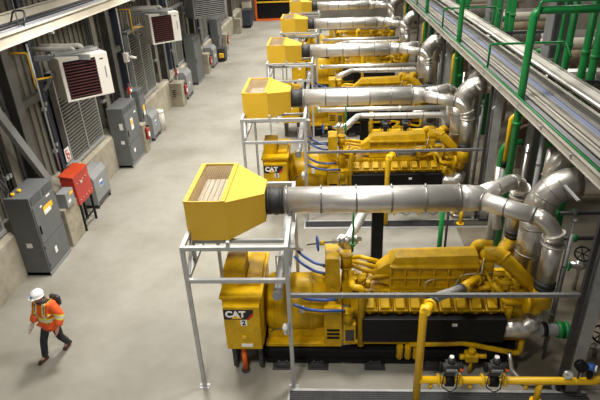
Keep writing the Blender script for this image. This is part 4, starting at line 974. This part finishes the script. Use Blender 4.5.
# far carts and boxes
o = thing('equipment_cart', (-7.5, 51.8, 0), 'dark blue cart parked by the far end of the left wall', 'cart')
MB().box(-8.0, -7.2, 51.0, 52.6, .2, 1.5, .05).build('body', 'bluesteel', o); MB().box(-8.0, -7.15, 51.0, 52.6, 1.5, 1.62, .03).build('lid', 'dark', o)
for x in (-7.9, -7.3):
    for y in (51.2, 52.4): MB().ring((x, y, .1), (1, 0, 0), 0, .1, .06, 12).build('wheel', 'rubber', o)
o = thing('floor_scrubber', (-7.5, 38.0, 0), 'small dark machine standing beyond the distant grey box', 'machine')
MB().box(-7.95, -7.3, 37.4, 38.3, .15, .9, .04).build('body', 'dark', o); MB().box(-7.7, -7.4, 37.2, 37.4, .3, .6, .02).build('yellow_panel', 'ylabel', o); MB().bar((-7.6, 38.2, .9), (-7.6, 38.5, 1.4), .04).build('handle', 'black', o)
for y in (37.6, 38.1): MB().ring((-7.35, y, .1), (1, 0, 0), 0, .1, .06, 12).ring((-7.9, y, .1), (1, 0, 0), 0, .1, .06, 12).build('wheel', 'rubber', o)
o = thing('crate_stack', (-8.2, 54.5, 0), 'pale equipment crate against the far wall by the door', 'crate'); MB().box(-8.4, -7.6, 53.9, 55.1, 0, 2.2, .02).build('body', 'cream', o); MB().box(-8.42, -7.58, 53.88, 55.1, 2.0, 2.2).build('lid', 'farwall', o)
# ------------------------------------------------------------------ the person
def skinned(name, verts, edges, rad, m, parent, sub=2, root=0, paint=None, mats=None, extra=None):
    me = bpy.data.meshes.new(name); me.from_pydata(verts, edges, [])
    o = bpy.data.objects.new(name, me); col.objects.link(o)
    sk = o.modifiers.new('s', 'SKIN'); sk.use_smooth_shade = True
    d = me.skin_vertices[0].data
    for i, r in enumerate(rad):
        d[i].radius = r if isinstance(r, tuple) else (r, r); d[i].use_root = (i == root)
    ss = o.modifiers.new('u', 'SUBSURF'); ss.levels = sub; ss.render_levels = sub
    bpy.context.view_layer.update(); dg = bpy.context.evaluated_depsgraph_get()
    nm = bpy.data.meshes.new_from_object(o.evaluated_get(dg)); nm.name = name
    bpy.data.objects.remove(o)
    if extra:
        b = bmesh.new(); b.from_mesh(nm); t = MB(); t.bm.free(); t.bm = b; extra(t); b.to_mesh(nm); b.free()
    nm.materials.clear()
    for q in (mats or [m]): nm.materials.append(M[q])
    for p in nm.polygons:
        p.use_smooth = True
        if paint: p.material_index = paint(p.center)
    o = bpy.data.objects.new(name, nm); col.objects.link(o); o.parent = parent; o['_o'] = (0, 0, 0)
    return o
pr = thing('person', (-6.14, 8.68, 0), 'person in white hard hat and orange hi-vis jacket walking across the floor', 'person')
pr['_o'] = (0, 0, 0); pr.rotation_euler = (0, 0, math.radians(-20))
def chain(vs, es, rs, pts, rad, start=None):
    prev = start
    for p, r in zip(pts, rad):
        vs.append(p); rs.append(r); i = len(vs) - 1
        if prev is not None: es.append((prev, i))
        prev = i
    return prev
SR, EL, WR = (-.20, .0, 1.44), (-.30, -.01, 1.16), (-.28, -.22, .95)
SL, EL2, WL = (.20, .0, 1.44), (.31, .05, 1.16), (.32, -.10, .93)
HR, KR, AR = (-.10, 0, .93), (-.14, -.2, .50), (-.17, -.27, .10)
HL, KL, AL = (.10, 0, .93), (.075, .06, .49), (.0, .25, .13)
vs, es, rs = [], [], []
t0 = chain(vs, es, rs, [(0, 0, .96), (0, -.01, 1.12), (0, -.02, 1.30), (0, -.03, 1.43)], [(.15, .11), (.14, .10), (.16, .11), (.12, .09)])
chain(vs, es, rs, [(0, -.05, 1.53), (0, -.075, 1.60), (0, -.09, 1.68)], [.06, .075, .085], 3)
def hand(wr, dr, side):
    w = V(wr); d = V(dr).normalized()
    i = chain(vs, es, rs, [tuple(w), tuple(w + d * .07)], [.03, (.036, .022)], hand.prev)
    out = V((side, 0, 0)); f = V((0, -1, 0))
    for k, L in enumerate((.07, .08, .075, .06)):
        a = w + d * .10 + f * (.03 - .02 * k); chain(vs, es, rs, [tuple(a), tuple(a + d * L * .55), tuple(a + d * L + V((-side * .015, -.01, 0)))], [.0105, .0095, .008], i)
    chain(vs, es, rs, [tuple(w + d * .03 + f * .04), tuple(w + d * .075 + f * .065)], [.012, .0095], i)
for S, E_, W_, side in ((SR, EL, WR, -1), (SL, EL2, WL, 1)):
    hand.prev = chain(vs, es, rs, [S, tuple((V(S) + V(E_)) / 2), E_, tuple((V(E_) + V(W_)) / 2)], [.06, .052, .045, .04], 3)
    hand(W_, V(W_) - V(E_), side)
for H_, K_, A_ in ((HR, KR, AR), (HL, KL, AL)):
    p = chain(vs, es, rs, [H_, tuple((V(H_) + V(K_)) / 2), K_, tuple((V(K_) * .6 + V(A_) * .4)), A_], [.088, .078, .058, .054, .04], 0)
    chain(vs, es, rs, [(A_[0], A_[1] - .12, max(.045, A_[2] - .06))], [(.04, .03)], p)
def face(t):
    t.ball((0, -.095, 1.665), .105, .82, .98, 1.18, 18)
    t.ball((0, -.205, 1.645), .018, .8, 1, 1.3, 8)
    for s_ in (-1, 1): t.ball((.088 * s_, -.08, 1.655), .028, .45, .8, 1.2, 8)
body = skinned('body', vs, es, rs, 'skin', pr, 2, 0, extra=face)
for s_ in (-1, 1): MB().ball((.034 * s_, -.190, 1.675), .012, 1, .6, .8, 8).build('eye', 'blk', pr)
MB().ball((0, -.192, 1.605), .022, 1.1, .4, .3, 8).build('mouth', 'redb', pr)
MB().ball((0, -.085, 1.68), .108, .86, .95, 1.0, 14).build('hair', 'boot', pr) if False else None
# trousers
v2, e2, r2 = [], [], []
chain(v2, e2, r2, [(0, 0, .94)], [(.16, .125)])
for H_, K_, A_ in ((HR, KR, AR), (HL, KL, AL)):
    A3 = (A_[0], A_[1] + .01, A_[2] - .01)
    chain(v2, e2, r2, [H_, tuple((V(H_) + V(K_)) / 2), K_, tuple((V(K_) + V(A3)) / 2), A3], [.108, .10, .085, .08, .072], 0)
skinned('trousers', v2, e2, r2, 'navy', pr, 2)
for A_, tilt in ((AR, 0), (AL, .35)):
    mt = Matrix.Translation((A_[0], A_[1], A_[2])) @ Matrix.Rotation(tilt, 4, 'X')
    b = MB()
    b.tube([mt @ V((0, .01, .10)), mt @ V((0, .01, -.02))], .062, 14)
    b.hexa([mt @ V(q) for q in [(-.045, .07, -.095), (-.05, -.2, -.095), (.05, -.2, -.095), (.045, .07, -.095), (-.042, .065, 0), (-.04, -.17, -.03), (.04, -.17, -.03), (.042, .065, 0)]])
    bmesh.ops.bevel(b.bm, geom=list(b.bm.edges), offset=.012, segments=2, affect='EDGES')
    b.build('boot', 'boot', pr)
# jacket with hi-vis tape
v3, e3, r3 = [], [], []
chain(v3, e3, r3, [(0, -.01, 1.1), (0, -.01, 1.27), (0, -.02, 1.40), (0, -.04, 1.50)], [(.225, .185), (.235, .185), (.205, .155), (.11, .10)])
chain(v3, e3, r3, [(0, 0, .93), (0, .0, .72)], [(.225, .19), (.235, .20)], 0)
for S, E_, W_ in ((SR, EL, WR), (SL, EL2, WL)):
    W3 = tuple(V(W_) + (V(E_) - V(W_)) * .08)
    chain(v3, e3, r3, [S, tuple((V(S) + V(E_)) / 2), E_, tuple((V(E_) + V(W_)) / 2), W3], [.118, .112, .104, .096, .088], 2)
def paint(c):
    x, y, z = c
    def tape(d, w):      # d distance from tape centre
        return 2 if abs(d) < w * .45 else (1 if abs(d) < w else 0)
    for S, E_, W_ in ((SR, EL, WR), (SL, EL2, WL)):
        if abs(x) > .225 or (z < 1.1 and abs(x) > .2):
            if x * S[0] > 0:
                for A_, B_, f in ((E_, W_, .12),):
                    A_, B_ = V(A_), V(B_); d = (V(c) - A_).dot((B_ - A_).normalized()); k = tape(d - f * (B_ - A_).length, .06)
                    if k: return k
                return 0
    k = tape(z - 1.10, .062)
    if k: return k
    if z > 1.10 and abs(x) < .2:
        k = tape(abs(x) - .115, .045)
        if k: return k
    return 0
skinned('jacket', v3, e3, r3, 'jacket', pr, 4, 0, paint, ['jacket', 'hivis', 'refl'])
MB().torus((0, -.05, 1.54), (0, -.25, 1), .085, .03, 18, 8).build('collar', 'blackc', pr)
# hard hat
b = MB(); b.ball((0, -.10, 1.735), .135, .92, 1.1, .92, 22)
for v in [v for v in b.bm.verts if v.co.z < 1.715]: v.co.z = 1.715
b.tube([(0, -.115, 1.708), (0, -.115, 1.722)], [.150, .142], 24); b.box(-.012, .012, -.17, -.03, 1.845, 1.862, .005); b.poly([(-.1, -.2, 1.71), (-.06, -.285, 1.70), (.06, -.285, 1.70), (.1, -.2, 1.71)], (0, 0, .012))
hh_ = b.build('hard_hat', 'hat', pr); MB().box(-.03, .03, -.247, -.235, 1.755, 1.785).build('hat_badge', 'blabel', hh_)
# glove on the right hand
v4, e4, r4 = [], [], []; w = V(WR); d = (V(WR) - V(EL)).normalized()
chain(v4, e4, r4, [tuple(w - d * .02), tuple(w + d * .03), tuple(w + d * .085)], [.048, .045, (.05, .034)])
for k, L in enumerate((.07, .08, .075, .06)):
    a = w + d * .11 + V((0, -1, 0)) * (.036 - .024 * k); chain(v4, e4, r4, [tuple(a), tuple(a + d * L * .55), tuple(a + d * (L + .008) + V((.015, -.01, 0)))], [.016, .0145, .0125], 2)
chain(v4, e4, r4, [tuple(w + d * .03 + V((0, -.045, 0))), tuple(w + d * .08 + V((0, -.07, 0)))], [.018, .0145], 1)
skinned('glove', v4, e4, r4, 'glove', pr, 2)
bk = thing('backpack', (-6.14, 8.68, 1.2), 'black bag slung on the back of the walking person', 'bag'); bk['_o'] = (0, 0, 1.2); bk.rotation_euler = pr.rotation_euler
MB().box(-.02, .24, .15, .25, 1.30, 1.54, .04).build('bag', 'blackc', bk)
for x in (-.13, .13): MB().tube(fillet([(x, .14, 1.5), (x, .02, 1.555), (x, -.14, 1.46), (x, -.175, 1.3)], .06), .014, 6).build('strap', 'blackc', bk)

# ------------------------------------------------------------------ light: high-bay lamps and the soft sky light of the hall
w = bpy.data.worlds.new('world'); sc.world = w; w.use_nodes = True
bg = w.node_tree.nodes['Background']; bg.inputs[0].default_value = (1.0, .95, .87, 1); bg.inputs[1].default_value = 0.16
def lamp(x, y, z, e, sx, sy, spread=160, c=(1, .96, .88)):
    l = bpy.data.lights.new('high_bay_lamp', 'AREA'); l.shape = 'RECTANGLE'; l.size = sx; l.size_y = sy; l.energy = e; l.color = c; l.spread = math.radians(spread)
    o = bpy.data.objects.new('high_bay_lamp', l); col.objects.link(o); o.location = (x, y, z)
for k in range(7):
    y = 12.2 + 6.95 * k
    f = .94 ** k; lamp(-4.4, y, 10.2, 560 * f, 1.4, 1.4, 120); lamp(1.0, y - 2.2, 10.6, 520 * f, 1.4, 1.4, 130); lamp(9.0, y + 6, 11, 260, 1.4, 1.4, 150)
lamp(-2.2, 2.6, 10.4, 430, 1.4, 1.4, 110)
sc.view_settings.view_transform = 'Standard'; sc.view_settings.look = 'None'; sc.view_settings.gamma = 1; sc.view_settings.exposure = 0.0
for o in bpy.data.objects:
    if '_o' in o: del o['_o']
